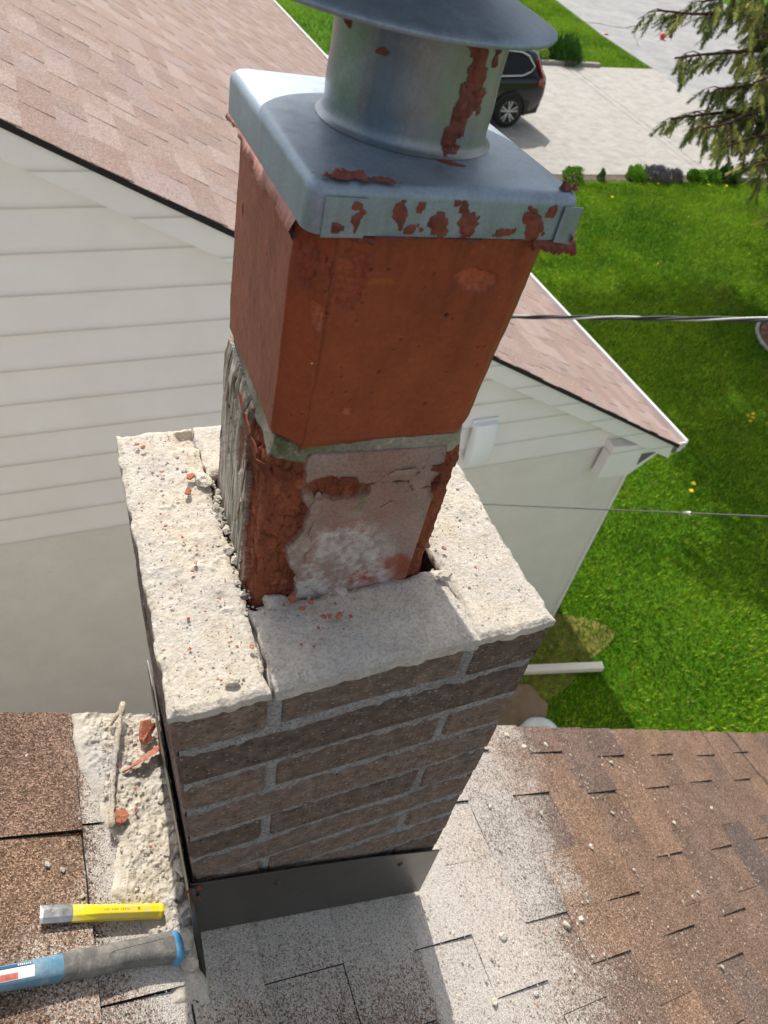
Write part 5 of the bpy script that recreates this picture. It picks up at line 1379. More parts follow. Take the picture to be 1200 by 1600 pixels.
# white fixture on the siding
fx = empty('wall_fixture', (2.46, NY0 - .014, -2.63)); tag(fx, 'white plastic fixture fixed to the neighbour siding, half hidden by the flue', 'fixture')
fx.scale = (1.12, 1.1, 1.08)
M['whiteplastic'] = plain('white_plastic', (.86, .90, .93), .3, 0, .02, 5, .5)
def rb(x0, x1, y0, y1, z0, z1, nm, bv): return MB().box(x0, x1, y0, y1, z0, z1).build(nm, M['whiteplastic'], fx, bevel=bv, seg=3, smooth=True, angle=RAD(50))
rb(-.085, .10, -.02, 0, .115, .175, 'mounting_flange', .008)
b = MB(); n = 16
def prof_ring(z_, w, d): return [(.0 + w * math.copysign(abs(math.cos(t)) ** .6, math.cos(t)) * .5, -d * .5 + d * .5 * math.copysign(abs(math.sin(t)) ** .6, math.sin(t)), z_) for t in [2 * math.pi * i / n for i in range(n)]]
rings = [prof_ring(.16, .16, .06), prof_ring(.13, .165, .07), prof_ring(.06, .175, .085), prof_ring(-.04, .18, .09), prof_ring(-.13, .17, .085), prof_ring(-.165, .16, .075), prof_ring(-.17, .10, .05)]
V = [p for r in rings for p in r]
F = [(i * n + j, i * n + (j + 1) % n, (i + 1) * n + (j + 1) % n, (i + 1) * n + j) for i in range(len(rings) - 1) for j in range(n)] + [tuple(range(n)), tuple(range((len(rings) - 1) * n, len(rings) * n))]
b.add(V, F).build('housing', M['whiteplastic'], fx, smooth=True, angle=RAD(50))

# ------------------------------------------------------------------ overhead cables
M['cable'] = plain('black_cable', (.035, .037, .04), .45, 0, .2, 30)
M['alu'] = plain('bare_aluminium_wire', (.62, .63, .64), .3, .8, .08, 40)
def sag(a, c, n, dip): return [Vector(a).lerp(Vector(c), i / n) + Vector((0, 0, -dip * 4 * (i / n) * (1 - i / n))) for i in range(n + 1)]
cb = empty('service_cable', (1.78, 2.98, -1.58)); tag(cb, 'thick twisted overhead service cable, black strands round a bare wire', 'cable')
C0 = Vector((1.78, 2.98, -1.58)); A, B_ = C0, Vector((3.05, -1.6, 1.12))
path = sag(A, B_, 160, .012)
for k in range(3):
    pts = []; Lc = 0
    for i, p in enumerate(path):
        if i: Lc += (p - path[i - 1]).length
        d = (path[min(i + 1, 160)] - path[max(i - 1, 0)]).normalized(); a = d.cross(Vector((0, 0, 1))).normalized(); c = a.cross(d)
        t = 2 * math.pi * (Lc / .62 + k / 3); pts.append(p + (a * math.cos(t) + c * math.sin(t)) * .0058 - C0)
    MB().tube(pts, .0050 if k else .0042, 8).build('conductor', M['cable'] if k else M['alu'], cb, smooth=True)
MB().lathe([(.0, 0), (.018, 0), (.022, .02), (.015, .05), (0, .05)], 12, (0, -.03, -.025)).build('anchor', M['steel'], cb, smooth=True)
C1 = Vector((2.06, 2.985, -3.17)); B1 = Vector((1.955, .684, -.923)); E1_ = C1 + (B1 - C1) * 1.9
tw = empty('thin_wire', C1); tag(tw, 'thin dark overhead wire with a small splice', 'cable')
pts = [p - C1 for p in sag(C1, E1_, 40, .004)]
MB().tube(pts, .0032, 7).build('wire', plain('grey_wire', (.11, .11, .115), .5), tw, smooth=True)
f = .466
pj = (E1_ - C1) * f + Vector((0, 0, -.004 * 4 * f * (1 - f)))
dj = (E1_ - C1).normalized()
MB().tube([pj - dj * .02, pj - dj * .016, pj + dj * .016, pj + dj * .02], [.004, .0075, .0075, .004], 10).build('splice', M['alu'], tw, smooth=True)

# ------------------------------------------------------------------ parked car
M['carblack'] = MT('black_car_paint').fin((.006, .008, .013), .25, 0, None, .35, .35)
M['glass'] = MT('dark_car_glass').fin((.003, .0035, .004), .12, 0, None, .3)
M['chrome'] = MT('satin_chrome').fin((.72, .73, .74), .18, .9)
M['plastic'] = MT('black_plastic').fin((.018, .018, .019), .55, 0, None, .4)
M['tyre'] = MT('tyre_rubber').fin((.02, .02, .02), .8)
M['rim'] = MT('alloy_rim').fin((.55, .56, .58), .3, .8)
M['tail'] = MT('tail_lamp').fin((.32, .01, .012), .12, 0, None, .6, .6)
car = empty('parked_car', (9.15, 17.52, G + .022)); tag(car, 'black SUV parked on the driveway, seen from its side and rear', 'car')
# local: +x is the rear, -y faces the camera, z up; length 4.7, width 1.86, height 1.69
def body_ring(x, zb_, zs, zr, wb, ws, wr):
    # half ring (y>=0) from sill to roof centre
    pts = [(0, zb_), (wb * .8, zb_), (wb, zb_ + .10), (ws, (zb_ + zs) * .52), (ws * 1.0, zs - .14), (ws * .985, zs - .03), (ws * .955, zs), (ws * .93, zs + .02)]
    if zr > zs + .03:
        pts += [(wr + (ws * .93 - wr) * .55, zs + (zr - zs) * .45), (wr + (ws * .93 - wr) * .12, zs + (zr - zs) * .86), (wr * .88, zr - .015), (wr * .5, zr), (0, zr + .008)]
    else:
        pts += [(ws * .85, zs + .025), (ws * .7, zs + .03), (ws * .5, zs + .035), (ws * .3, zs + .038), (0, zs + .04)]
    full = [(x, y, z_) for y, z_ in pts] + [(x, -y, z_) for y, z_ in pts[-2:0:-1]]
    return full
st = [(-2.36, .30, .62, .62, .55, .62, .4), (-2.33, .24, .80, .80, .72, .80, .5), (-2.15, .22, .92, .92, .84, .885, .5), (-1.7, .22, 1.0, 1.0, .88, .92, .55), (-1.20, .22, 1.05, 1.05, .89, .93, .6), (-1.0, .22, 1.06, 1.10, .89, .93, .62), (-.45, .22, 1.07, 1.52, .89, .93, .62), (-.15, .22, 1.075, 1.62, .89, .93, .64), (.4, .22, 1.085, 1.68, .89, .93, .66), (1.1, .22, 1.10, 1.69, .89, .93, .66), (1.7, .23, 1.12, 1.665, .885, .925, .645), (2.0, .25, 1.13, 1.62, .87, .915, .62), (2.12, .28, 1.13, 1.56, .85, .905, .59), (2.24, .30, 1.10, 1.30, .82, .89, .60), (2.33, .34, 1.04, 1.06, .80, .87, .6), (2.37, .42, .92, .93, .74, .82, .55), (2.375, .55, .78, .79, .70, .76, .5)]
rings = [body_ring(*q_) for q_ in st]; n = len(rings[0])
V = [p for r in rings for p in r]
F = [(i * n + j, i * n + (j + 1) % n, (i + 1) * n + (j + 1) % n, (i + 1) * n + j) for i in range(len(rings) - 1) for j in range(n)] + [tuple(range(n)), tuple(range((len(rings) - 1) * n, len(rings) * n))]
body = MB().add(V, F).build('body', M['carblack'], car, smooth=True, angle=RAD(60))
def gy(x, z_):  # camera-side glasshouse surface
    k = np.interp(z_, [1.10, 1.38, 1.62], [.872, .775, .68]); return -(k + .004) + max(0, x - 1.7) * .03
for s_ in (1, -1):
    for loop in ([(-.35, 1.13), (.32, 1.135), (.32, 1.575), (.05, 1.545), (-.2, 1.42)], [(.36, 1.135), (1.12, 1.15), (1.16, 1.585), (.36, 1.58)], [(1.18, 1.15), (1.62, 1.175), (1.80, 1.25), (1.90, 1.33), (1.72, 1.50), (1.50, 1.57), (1.20, 1.583)]):
        V = [(x, s_ * gy(x, z_), z_) for x, z_ in loop] + [(x, s_ * (gy(x, z_) + .03), z_) for x, z_ in loop]; m = len(loop)
        MB().add(V, [tuple(range(m)), tuple(range(2 * m - 1, m - 1, -1))] + [(i, (i + 1) % m, m + (i + 1) % m, m + i) for i in range(m)]).build('side_window', M['glass'], car)
    trim = [(-.45, 1.105), (.4, 1.112), (1.12, 1.128), (1.62, 1.150), (1.84, 1.225), (1.945, 1.33), (1.76, 1.53), (1.55, 1.60), (1.2, 1.615), (.4, 1.61), (0, 1.57), (-.3, 1.42)]
    MB().tube([(x, s_ * (gy(x, z_) - .006), z_) for x, z_ in trim], .020, 8).build('window_trim', M['chrome'], car, smooth=True)
    # lower cladding and wheel arches
    V = []
    MB().box(-1.0, 1.05, s_ * .90 - .02, s_ * .90 + .035, .20, .38).build('sill_cladding', M['plastic'], car, bevel=.01, seg=2)
    MB().add(*(lambda P: ([p for p in P], [(0, 1, 2, 3), (7, 6, 5, 4), (0, 4, 5, 1), (1, 5, 6, 2), (2, 6, 7, 3), (3, 7, 4, 0)]))([(1.78, s_ * .905, .26), (2.30, s_ * .82, .32), (2.345, s_ * .82, .60), (1.86, s_ * .93, .62), (1.78, s_ * .80, .26), (2.28, s_ * .75, .32), (2.32, s_ * .75, .60), (1.86, s_ * .80, .62)])).build('bumper_corner', M['plastic'], car, bevel=.015, seg=2)
    for wx in (-1.38, 1.42):
        arc_ = [(wx + .43 * math.cos(RAD(a)), s_ * .945, .37 + .43 * math.sin(RAD(a))) for a in range(-10, 191, 10)]
        MB().tube(arc_, .032, 6).build('wheel_arch', M['plastic'], car, smooth=True)
        MB().lathe([(.40, 0), (.40, .02), (0, .02), (0, 0)], 28).build('arch_liner', M['plastic'], car).matrix_basis = Matrix.Translation((wx, s_ * .925, .40)) @ Matrix.Rotation(RAD(90), 4, 'X')
        wh = MB().lathe([(.24, -.11), (.33, -.115), (.362, -.09), (.368, 0), (.362, .09), (.33, .115), (.24, .11)], 36).build('wheel', M['tyre'], car, smooth=True)
        wh.matrix_basis = Matrix.Translation((wx, s_ * .855, .37)) @ Matrix.Rotation(RAD(90 * s_), 4, 'X')
        rm = MB().lathe([(.255, -.112), (.245, -.122), (.232, -.108), (.226, -.05), (.0, -.045)], 32)
        rm.build('rim', M['plastic'], wh, smooth=True)
        for k in range(10):
            a = 2 * math.pi * k / 10 + (.12 if k % 2 else -.12); ca, sa = math.cos(a), math.sin(a)
            def W(r, o, zz): return (r * ca - o * sa, r * sa + o * ca, zz)
            MB().add([W(.04, -.014, -.098), W(.235, -.017, -.112), W(.235, .017, -.112), W(.04, .014, -.098), W(.04, -.014, -.06), W(.235, -.017, -.06), W(.235, .017, -.06), W(.04, .014, -.06)], [(0, 1, 2, 3), (7, 6, 5, 4), (0, 4, 5, 1), (1, 5, 6, 2), (2, 6, 7, 3), (3, 7, 4, 0)]).build('spoke', M['rim'], wh)
        MB().lathe([(.237, -.116), (.252, -.118), (.250, -.10)], 32).build('rim_lip', M['rim'], wh, smooth=True)
        MB().lathe([(0, -.104), (.05, -.102), (.055, -.09)], 16).build('hub_cap', M['rim'], wh, smooth=True)
    V = [(2.02, s_ * .80, 1.50), (2.10, s_ * .70, 1.50), (2.17, s_ * .76, 1.28), (2.29, s_ * .78, 1.14), (2.39, s_ * .76, .98), (2.36, s_ * .83, .90), (2.12, s_ * .926, 1.00), (2.14, s_ * .915, 1.12), (2.09, s_ * .87, 1.24)]
    tl_ = [(1.985, -.775, 1.50), (2.03, -.790, 1.46), (2.14, -.845, 1.24), (2.20, -.895, 1.12), (2.08, -.932, 1.04), (2.10, -.930, .96), (2.28, -.895, .91), (2.375, -.80, .95), (2.37, -.74, 1.10), (2.22, -.70, 1.26), (2.11, -.66, 1.50)]
    tl_ = [(x, -s_ * y, z_) for x, y, z_ in tl_]
    b = MB().add(tl_ + [(2.0, s_ * .60, 1.15)], [(i, (i + 1) % 11, 11) for i in range(11)] + [(0, 1, 9, 10), (1, 2, 8, 9), (2, 3, 7, 8), (3, 4, 5, 6), (3, 6, 7)])
    b.build('tail_light', M['tail'], car)
    MB().box(-.42, -.22, s_ * .96 - .09, s_ * .96 + .09, 1.08, 1.22).build('door_mirror', M['carblack'], car, bevel=.03, seg=2)
    MB().tube([(.0, s_ * .64, 1.70), (.3, s_ * .645, 1.735), (1.4, s_ * .635, 1.735), (1.7, s_ * .62, 1.69)], .016, 6).build('roof_rail', M['chrome'], car, smooth=True)
MB().add([(2.16, -.60, 1.50), (2.16, .60, 1.50), (2.30, .66, 1.18), (2.30, -.66, 1.18)], [(0, 1, 2, 3)]).build('rear_window', M['glass'], car)

# ------------------------------------------------------------------ conifer
def m_needle():
    t = MT('conifer_needles'); return t.fin(t.attr('col'), .7, 0, None, .25)
M['needle'] = m_needle()
M['bark'] = plain('bark', lin(74, 58, 48), .95, 0, .3, 20, .1, 40)
T0 = Vector((11.25, 7.1, G))
tree = empty('conifer_tree', T0); tag(tree, 'tall conifer with drooping yellow-green sprays reaching in at the top right', 'tree')
MB().tube([(0, 0, -.05), (.02, 0, .4), (0, .03, 3), (.02, 0, 7), (0, 0, 11.5)], [.30, .24, .19, .11, .02], 12).build('trunk', M['bark'], tree, smooth=True)
tips = [((6.32, 7.25, -.86), .55), ((6.9, 7.3, -.75), .5), ((6.31, 6.8, -1.16), .6), ((6.32, 6.51, -1.66), .5), ((6.42, 6.13, -1.65), .55), ((6.71, 5.94, -1.74), .6), ((6.77, 5.54, -1.82), .5), ((6.88, 6.61, -1.42), .7), ((7.51, 6.82, -.95), .8), ((7.34, 6.0, -1.79), .8), ((7.2, 5.2, -2.2), .6), ((7.6, 6.5, -1.4), .9), ((7.8, 5.4, -1.5), .8), ((6.95, 6.2, -1.2), .6)]
rt_ = random.Random(21)
tips += [(q_, 1.0) for q_ in [(13.03, 9.73, -3.13), (12.72, 6.26, 2.3), (11.6, 9.04, 0.41), (12.58, 9.61, -2.78), (12.11, 4.47, -2.16), (9.9, 5.71, 1.77), (13.72, 4.78, -3.05), (10.33, 5.38, 0.2), (12.56, 5.63, 0.49), (13.27, 5.8, 0.55), (9.55, 5.88, -0.35), (10.83, 8.26, 2.5), (12.96, 7.61, 1.08), (9.12, 6.63, -0.09), (14.14, 7.05, -2.17), (11.77, 8.79, 1.12), (10.3, 8.31, 1.97), (10.25, 6.71, 3.17), (14.23, 8.32, -2.03), (9.23, 5.31, -1.84), (12.1, 8.83, -0.11), (10.75, 5.65, 3.0), (11.16, 6.18, 3.59), (10.95, 8.32, 3.55), (12.25, 4.9, -1.38), (13.33, 6.59, -1.05), (14.52, 8.05, -2.48), (9.74, 8.86, -1.38), (13.39, 6.85, -0.41), (10.13, 4.83, -2.4), (12.99, 8.79, 0.25), (11.35, 9.11, -0.47), (11.18, 9.64, -1.76), (12.44, 7.5, 3.29), (14.14, 6.93, -0.74), (10.28, 5.69, 2.23), (10.16, 8.9, 1.21), (8.5, 8.5, .3), (8.8, 7.8, .4), (8.0, 9.0, .8), (9, 9.5, .9), (8.2, 7.5, -.3), (7.9, 6.9, -.6), (8.4, 5.2, -1.6), (8.2, 6.0, -1.2)]]
NV = []; NC_ = []
bm_b = MB()
def spray(p, d, L, col0):
    """a hanging spray: short stem with needles to both sides"""
    d = d.normalized(); side = d.cross(Vector((rt_.uniform(-.3, .3), rt_.uniform(-.3, .3), 1))).normalized(); up = side.cross(d)
    m = int(L / .011)
    for i in range(m):
        f = i / m
        for sg in (-1, 1):
            o = p + d * (L * f); ln = (.05 + .03 * rt_.random()) * (1.1 - .5 * f)
            dirn = (d * .75 + side * sg * rt_.uniform(.3, .9) + up * rt_.uniform(-.5, .35)).normalized()
            w = dirn.cross(up).normalized() * .0065
            NV.append((o - w, o + w, o + dirn * ln)); t = rt_.random()
            c = [a * (1 - t) + b * t for a, b in zip(col0[0], col0[1])]; NC_.append(c)
dk_ = (lin(58, 76, 32), lin(110, 122, 50)); lt_ = (lin(118, 130, 48), lin(182, 180, 86))
for tip_, dens in tips:
    tp = Vector(tip_); near = tp.x < 7.9
    base = Vector((T0.x, T0.y, tp.z + rt_.uniform(.6, 1.3)))
    P = []
    for i in range(13):
        f = i / 12; q_ = base.lerp(tp, f); q_.z += -.35 * math.sin(f * math.pi) * .6 + .0; P.append(q_ + Vector((rt_.uniform(-.04, .04), rt_.uniform(-.04, .04), rt_.uniform(-.03, .03))))
    L = (tp - base).length
    bb = MB().tube([p - T0 for p in P], [.045 * (1 - i / 13) + .007 for i in range(13)], 6)
    bb.build('limb', M['bark'], tree, smooth=True)
    ax = (tp - base).normalized(); sd_ = ax.cross(Vector((0, 0, 1))).normalized()
    nt = int((88 if near else 34) * dens)
    for j in range(nt):
        f = (rt_.random() ** .6) if near else rt_.uniform(.25, 1)
        if f < .22: continue
        i = min(11, int(f * 12)); p = P[i].lerp(P[i + 1], f * 12 - i)
        sg = rt_.choice((-1, 1)); reach = (.75 if near else 1.1) * (1.15 - f) * rt_.uniform(.5, 1.2) + .10
        end = p + sd_ * sg * reach * .8 + ax * reach * rt_.uniform(.2, .8) + Vector((0, 0, -reach * rt_.uniform(.1, .55)))
        bm_b.tube([p - T0, p.lerp(end, .5) + Vector((0, 0, .03)) - T0, end - T0], [.008, .005, .0025], 4, False)
        ns_ = max(2, int(reach / .055)) if near else max(2, int(reach / .15))
        light = rt_.random() < .45
        for m in range(ns_):
            g = (m + rt_.random()) / ns_; o = p.lerp(end, g)
            dd = (end - p).normalized() * .6 + sd_ * rt_.uniform(-.8, .8) + Vector((0, 0, -rt_.uniform(.3, 1.1))) + ax * rt_.uniform(-.1, .4)
            spray(o, dd, rt_.uniform(.10, .24) * (1 if near else 1.6), lt_ if (light and rt_.random() < .7) else dk_)
V = np.array([[list(v - T0) for v in t3] for t3 in NV]).reshape(-1, 3)
tg = mesh_np('crown', V, np.arange(len(V)).reshape(-1, 3), M['needle'], tree, np.repeat(np.array(NC_), 3, 0), False)
bm_b.build('twigs', M['bark'], tree)
# mulch ring round its foot
b = MB(); n = 40; V = []
for r, h in ((1.02, .0), (1.0, .05), (.9, .07), (.5, .11), (.2, .12)):
    V += [((r + .03 * math.sin(5 * a + r)) * math.cos(a), (r + .03 * math.cos(4 * a)) * math.sin(a), h) for a in [2 * math.pi * i / n for i in range(n)]]
F = [(i * n + j, i * n + (j + 1) % n, (i + 1) * n + (j + 1) % n, (i + 1) * n + j) for i in range(4) for j in range(n)] + [tuple(range(4 * n, 5 * n))]
mu = b.add(V, F).build('mulch_ring', plain('mulch', lin(110, 86, 70), .95, 0, .45, 9, .1, 14), smooth=True); mu.location = (11.62, 6.75, G + .002)
tag(mu, 'round mulch bed at the right edge of the lawn', 'mulch bed')
MB().tube([(1.04 * math.cos(a), 1.04 * math.sin(a), .03) for a in [2 * math.pi * i / 40 for i in range(41)]], .035, 6).build('edging', M['kerb'], mu, smooth=True)

# ------------------------------------------------------------------ plants along the drive
M['leaf'] = MT('leaf'); M['leaf'] = M['leaf'].fin(M['leaf'].attr('col'), .6, 0, None, .3)
def leafy(name, loc, w, h, n, ca, cb_, ls, label, cat, up=.5, spread=1.0, group=None):
    rr = np.random.default_rng(int(abs(loc[0]) * 100) + n)
    th = rr.uniform(0, 2 * np.pi, n); ph = np.arccos(rr.uniform(0, 1, n)); r = rr.uniform(.55, 1.0, n) ** .5
    P = np.c_[w * .5 * r * np.sin(ph) * np.cos(th), w * .5 * r * np.sin(ph) * np.sin(th), h * r * np.cos(ph)]
    P *= (1 + .6 * fbm(P[:, 0] + loc[0], P[:, 1], P[:, 2], 3.2 / w, 3, 3))[:, None]; P[:, 2] = np.abs(P[:, 2]) * .85
    D = P / (np.linalg.norm(P, axis=1)[:, None] + 1e-6) * spread + np.array([0, 0, up]) + rr.normal(0, .35, (n, 3)); D /= np.linalg.norm(D, axis=1)[:, None]
    Sd = np.cross(D, rr.normal(0, 1, (n, 3))); Sd /= np.linalg.norm(Sd, axis=1)[:, None]
    l = ls[0] * rr.uniform(.7, 1.3, n)[:, None]; wd = ls[1] * rr.uniform(.7, 1.3, n)[:, None]
    V = np.stack([P - D * l * .5, P + Sd * wd, P + D * l * .5, P - Sd * wd], 1)
    t = np.clip(rr.random(n), 0, 1)[:, None]; c = np.array(lin(*ca)) * (1 - t) + np.array(lin(*cb_)) * t
    e = empty(name, (loc[0], loc[1], G + .005)); tag(e, label, cat, group); e.scale = (.88, .88, .8)
    mesh_np('foliage', V.reshape(-1, 3), np.arange(4 * n).reshape(-1, 4), M['leaf'], e, np.repeat(c, 4, 0), False)
    b = MB()
    for k in range(5):
        a = k * 1.26; b.tube([(0, 0, 0), (w * .2 * math.cos(a), w * .2 * math.sin(a), h * .6)], [.012, .004], 5)
    b.build('stems', M['bark'], e)
    return e
leafy('round_shrub', (10.78, 13.62), .62, .42, 2600, (96, 140, 20), (140, 176, 40), (.035, .012), 'small bright green ball-shaped shrub nearest the flue cap', 'shrub')
leafy('small_plant', (11.55, 13.6), .22, .34, 260, (60, 100, 40), (96, 130, 60), (.07, .016), 'thin green plant between the ball shrub and the lavender', 'plant', 1.2)
leafy('bright_plant', (12.5, 13.62), .5, .38, 420, (110, 160, 40), (150, 186, 70), (.12, .035), 'light green leafy plant just left of the lavender', 'plant', .8)
leafy('lavender', (13.05, 13.55), .72, .42, 1500, (112, 106, 118), (150, 142, 152), (.12, .010), 'grey-purple lavender clump in the bed', 'plant', 1.4)
leafy('lavender', (13.62, 13.54), .5, .34, 900, (110, 108, 112), (146, 142, 146), (.11, .010), 'smaller grey lavender clump at the right of the larger one', 'plant', 1.4)
leafy('hosta', (14.25, 13.5), .55, .36, 420, (96, 150, 40), (140, 180, 70), (.13, .045), 'bright lime hosta left of the dark leafy plant', 'plant', .5)
leafy('hosta', (14.72, 13.47), .5, .34, 380, (104, 154, 44), (146, 184, 74), (.13, .045), 'lime hosta touching the dark leafy plant', 'plant', .5)
leafy('dark_plant', (15.15, 13.46), .6, .45, 620, (40, 84, 44), (74, 116, 66), (.12, .04), 'dark green broad-leaved plant at the right end of the bed', 'plant', .6)
leafy('low_weeds', (16.0, 13.42), 1.1, .14, 600, (92, 84, 62), (120, 116, 84), (.08, .01), 'low brownish weeds at the right end of the bed', 'plant', .5)
leafy('daylily', (15.75, 22.35), 1.25, .85, 1500, (40, 84, 24), (78, 122, 44), (.42, .014), 'tall dark green clump of strap leaves behind the kerb', 'plant', 1.6)
leafy('pale_flower_plant', (14.75, 22.3), .7, .6, 420, (120, 160, 50), (190, 206, 110), (.16, .04), 'pale yellow-green plant beside the car rear', 'plant', .8)
kb = MB().box(14.2, 16.85, 21.86, 22.0, G, G + .13).build('kerb_beam', M['kerb'], bevel=.012, seg=2); tag(kb, 'short concrete kerb beam between driveway and verge', 'kerb')
kb2 = MB().add([(15.4, 13.36, G), (19, 13.2, G), (19, 13.32, G), (15.4, 13.48, G), (15.4, 13.36, G + .11), (19, 13.2, G + .11), (19, 13.32, G + .11), (15.4, 13.48, G + .11)], [(0, 3, 2, 1), (4, 5, 6, 7), (0, 1, 5, 4), (1, 2, 6, 5), (2, 3, 7, 6), (3, 0, 4, 7)]).build('edging_board', M['kerb'], bevel=.01, seg=1); tag(kb2, 'pale edging board along the right end of the planting bed', 'edging')
# dandelions
M['dand'] = plain('dandelion_yellow', lin(236, 206, 20), .7, 0, .1, 90)
me = bpy.data.meshes.new('flower_head'); bm = bmesh.new()
for k in range(14):
    a = 2 * math.pi * k / 14
    v = [bm.verts.new((.004 * math.cos(a - .3), .004 * math.sin(a - .3), .052)), bm.verts.new((.028 * math.cos(a - .16), .028 * math.sin(a - .16), .060)), bm.verts.new((.028 * math.cos(a + .16), .028 * math.sin(a + .16), .060)), bm.verts.new((.004 * math.cos(a + .3), .004 * math.sin(a + .3), .052))]; bm.faces.new(v)
    v = [bm.verts.new((.0, .0, .064)), bm.verts.new((.015 * math.cos(a - .2), .015 * math.sin(a - .2), .066)), bm.verts.new((.015 * math.cos(a + .2), .015 * math.sin(a + .2), .066))]; bm.faces.new(v)
bm.to_mesh(me); bm.free(); me.materials.append(M['dand'])
for x, y, sc, lab_ in [(6.89, 4.25, 1.1, 'yellow dandelion below the eave corner, lower of the pair'), (7.0, 4.37, 1.1, 'yellow dandelion below the eave corner, upper of the pair'), (8.80, 5.30, 1, 'grp'), (8.92, 5.36, 1, 'grp'), (8.86, 5.42, .9, 'grp'), (8.99, 5.45, .9, 'grp'), (11.14, 12.58, 1.3, 'lone dandelion on the lawn right of the flue cap corner'), (12.9, 13.2, 1.1, 'bed'), (14.3, 13.1, 1.1, 'bed'), (14.8, 13.05, 1.1, 'bed'), (9.6, 8.2, .6, 'far'), (10.4, 9.8, .6, 'far')]:
    o = bpy.data.objects.new('dandelion', me); link(o); o.location = (x, y, G); o.scale = (sc,) * 3; o.rotation_euler = (random.uniform(-.2, .2), random.uniform(-.2, .2), random.uniform(0, 6))
    if lab_ == 'grp': tag(o, 'dandelion in the cluster of four left of the mulch bed', 'flower', 'cluster of four dandelions')
    elif lab_ == 'bed': tag(o, 'dandelion at the lawn edge in front of the planting bed', 'flower', 'dandelions by the planting bed')
    elif lab_ == 'far': tag(o, 'tiny dandelion in the open lawn', 'flower', 'single dandelions in the lawn')
    else: tag(o, lab_, 'flower')
# red ball and a scrap on the street
b = MB().lathe([(.0, 0), (.06, .012), (.10, .05), (.11, .11), (.10, .17), (.06, .208), (0, .22)], 20); o = b.build('red_ball', plain('red_rubber', lin(214, 40, 62), .5), smooth=True); o.location = (22.25, 25.78, G + .012); tag(o, 'small red ball lying on the street', 'ball')
o = bpy.data.objects.new('litter', shard_mesh('litter', plain('pale_red_litter', lin(206, 120, 110), .7), 5)); link(o); o.location = (19.75, 25.9, G + .02); o.scale = (.22, .22, .22); tag(o, 'pale red scrap of litter at the street edge', 'litter')

# ------------------------------------------------------------------ small things between the houses
dp = empty('downspout_extension', (3.88, 2.39, G)); dp.rotation_euler = (0, RAD(-1.5), RAD(-14)); tag(dp, 'white downspout extension pipe lying on the grass', 'downspout')
MB().prism([(-.035, .02), (.035, .02), (.042, .03), (.042, .08), (.035, .09), (-.035, .09), (-.042, .08), (-.042, .03)], 'x', -.55, .36).build('pipe', plain('cream_aluminium', lin(226, 220, 204), .45, 0, .04), dp)
MB().prism([(-.036, .031), (.036, .031), (.036, .079), (-.036, .079)], 'x', .358, .3615).build('pipe_mouth', plain('pipe_shade', lin(196, 190, 170), .6), dp)
b = MB().lathe([(.20, 0), (.205, .10), (.19, .20), (.15, .27), (.08, .305), (0, .315)], 28); o = b.build('white_drum', plain('white_drum_plastic', (.80, .84, .82), .4), smooth=True); o.location = (3.17, 1.77, G); tag(o, 'white domed plastic lid peeking over the roof edge', 'container')
o = bpy.data.objects.new('flat_stone', rock_mesh('flat_stone', plain('tan_stone', lin(132, 112, 90), .9, 0, .2, 6, .2, 30), 31, 3, .18, .3)); link(o); o.location = (3.18, 2.2, G + .03); o.scale = (.62, .62, .62); tag(o, 'flat brown stone on the ground beside the white lid', 'stone')

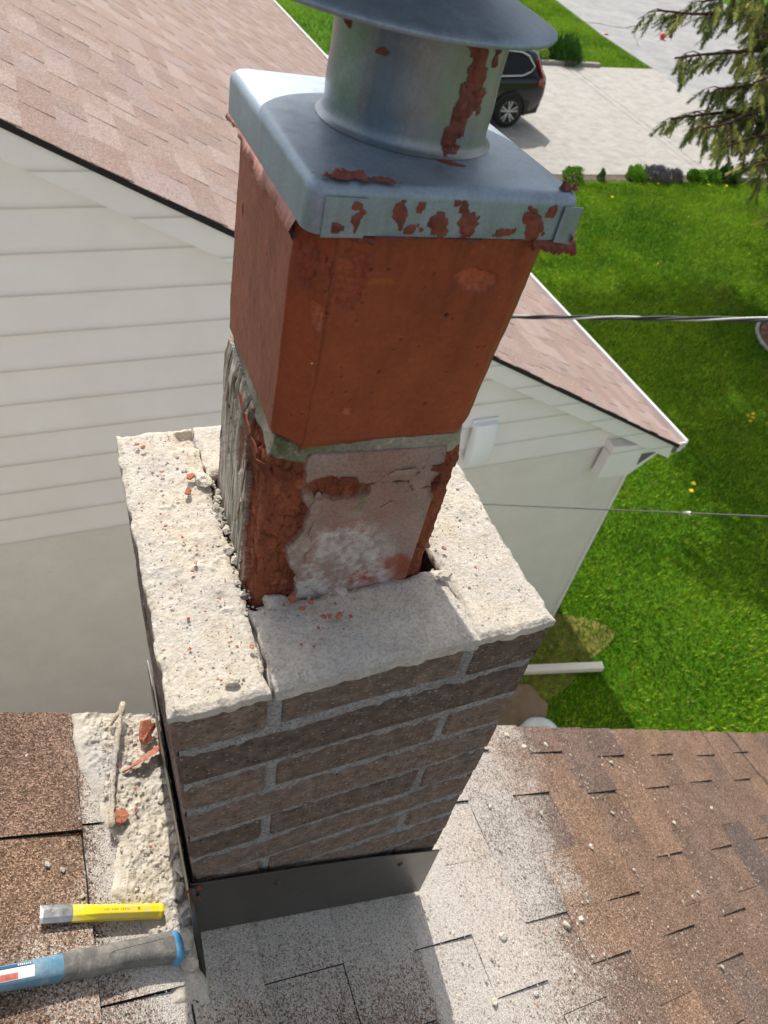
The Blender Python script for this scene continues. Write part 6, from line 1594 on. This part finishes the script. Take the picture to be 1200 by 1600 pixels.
# ------------------------------------------------------------------ one label each for the small repeats
ORD = ['nearest', 'second', 'third', 'fourth', 'fifth', 'sixth', 'seventh', 'eighth', 'ninth', 'tenth', 'eleventh', 'twelfth', 'thirteenth', 'fourteenth', 'fifteenth', 'sixteenth', 'seventeenth', 'eighteenth', 'nineteenth', 'twentieth']
bpy.context.view_layer.update()
for grp, key, fmt in [
    ('mortar pieces along the left flashing', lambda p: -p.y, 'broken grey mortar piece along the left flashing, {} from the roof edge'),
    ('mortar lumps on the right slope', lambda p: p.x, 'loose mortar lump on the right shingles, {} from the chimney'),
    ('clay chips on the left mortar strip', lambda p: p.y, 'small orange chip on the sunlit left mortar strip, {} from the front edge'),
    ('clay chips on the front mortar strip', lambda p: p.x, 'small orange chip on the shaded front mortar strip, {} from its left end'),
    ('mortar lumps on the left shingles', lambda p: -p.y, 'tiny mortar lump on the left shingles, {} from the roof edge'),
    ('chips in the rubble beside the chimney', lambda p: -p.y, 'small orange chip in the rubble left of the chimney, {} from the roof edge'),
    ('dandelions by the planting bed', lambda p: p.x, 'dandelion at the lawn edge by the planting bed, {} from the left'),
    ('cluster of four dandelions', lambda p: p.x, 'dandelion in the cluster of four on the lawn, {} from the left'),
    ('chips at the far left corner', lambda p: p.x, 'orange chip at the far left corner of the chimney top, {} from the outer edge'),
    ('single dandelions in the lawn', lambda p: p.y, 'tiny dandelion in the open lawn, {} of two towards the driveway')]:
    L_ = sorted([o for o in S.objects if o.get('group') == grp], key=lambda o: key(o.matrix_world.translation))
    for i, o in enumerate(L_):
        w_ = ORD[i] if i else ('nearest' if fmt.endswith(('edge', 'chimney')) else 'first')
        t_ = fmt.format(w_)
        o['label'] = t_.replace('nearest from', 'nearest to')

# ------------------------------------------------------------------ broad tree beyond the right edge; its shade falls across the lawn
sh = empty('shade_tree', (16.2, 12.0, G)); tag(sh, 'broad leafy tree right of the lawn whose shade dapples the grass', 'tree')
MB().tube([(0, 0, 0), (-.1, 0, 2), (-.5, -.1, 4), (-1.4, -.1, 6.2), (-2.6, -.1, 7.6)], [.34, .28, .24, .18, .06], 12).build('trunk', M['bark'], sh, smooth=True)
for a, L in ((2.4, 3.6), (3.4, 4.2), (4.1, 3.8), (1.2, 2.8), (5.4, 2.6)):
    MB().tube([(-.5, -.1, 4.4), (-1.2 + L * .5 * math.cos(a), L * .5 * math.sin(a), 5.9), (-2.2 + L * math.cos(a), L * math.sin(a), 7.6)], [.12, .08, .03], 7).build('limb', M['bark'], sh, smooth=True)
rl = np.random.default_rng(77)
cen = np.c_[rl.uniform(-4.4, 3.0, 60), rl.uniform(-3.4, 3.6, 60), rl.uniform(6.6, 8.6, 60)] + np.array([-3.9, .5, 0])
n = 24000
ci = rl.integers(0, len(cen), n); P = cen[ci] + rl.normal(0, .42, (n, 3)) * np.array([1, 1, .6]); P[:, 2] = np.maximum(P[:, 2], 6.3)
D = rl.normal(0, 1, (n, 3)); D /= np.linalg.norm(D, axis=1)[:, None]; Sd = np.cross(D, rl.normal(0, 1, (n, 3))); Sd /= np.linalg.norm(Sd, axis=1)[:, None]
V = np.stack([P - D * .10, P + Sd * .055, P + D * .10, P - Sd * .055], 1); t = rl.random(n)[:, None]
mesh_np('crown', V.reshape(-1, 3), np.arange(4 * n).reshape(-1, 4), M['leaf'], sh, np.repeat(np.array(lin(58, 92, 30)) * (1 - t) + np.array(lin(104, 136, 52)) * t, 4, 0), False)
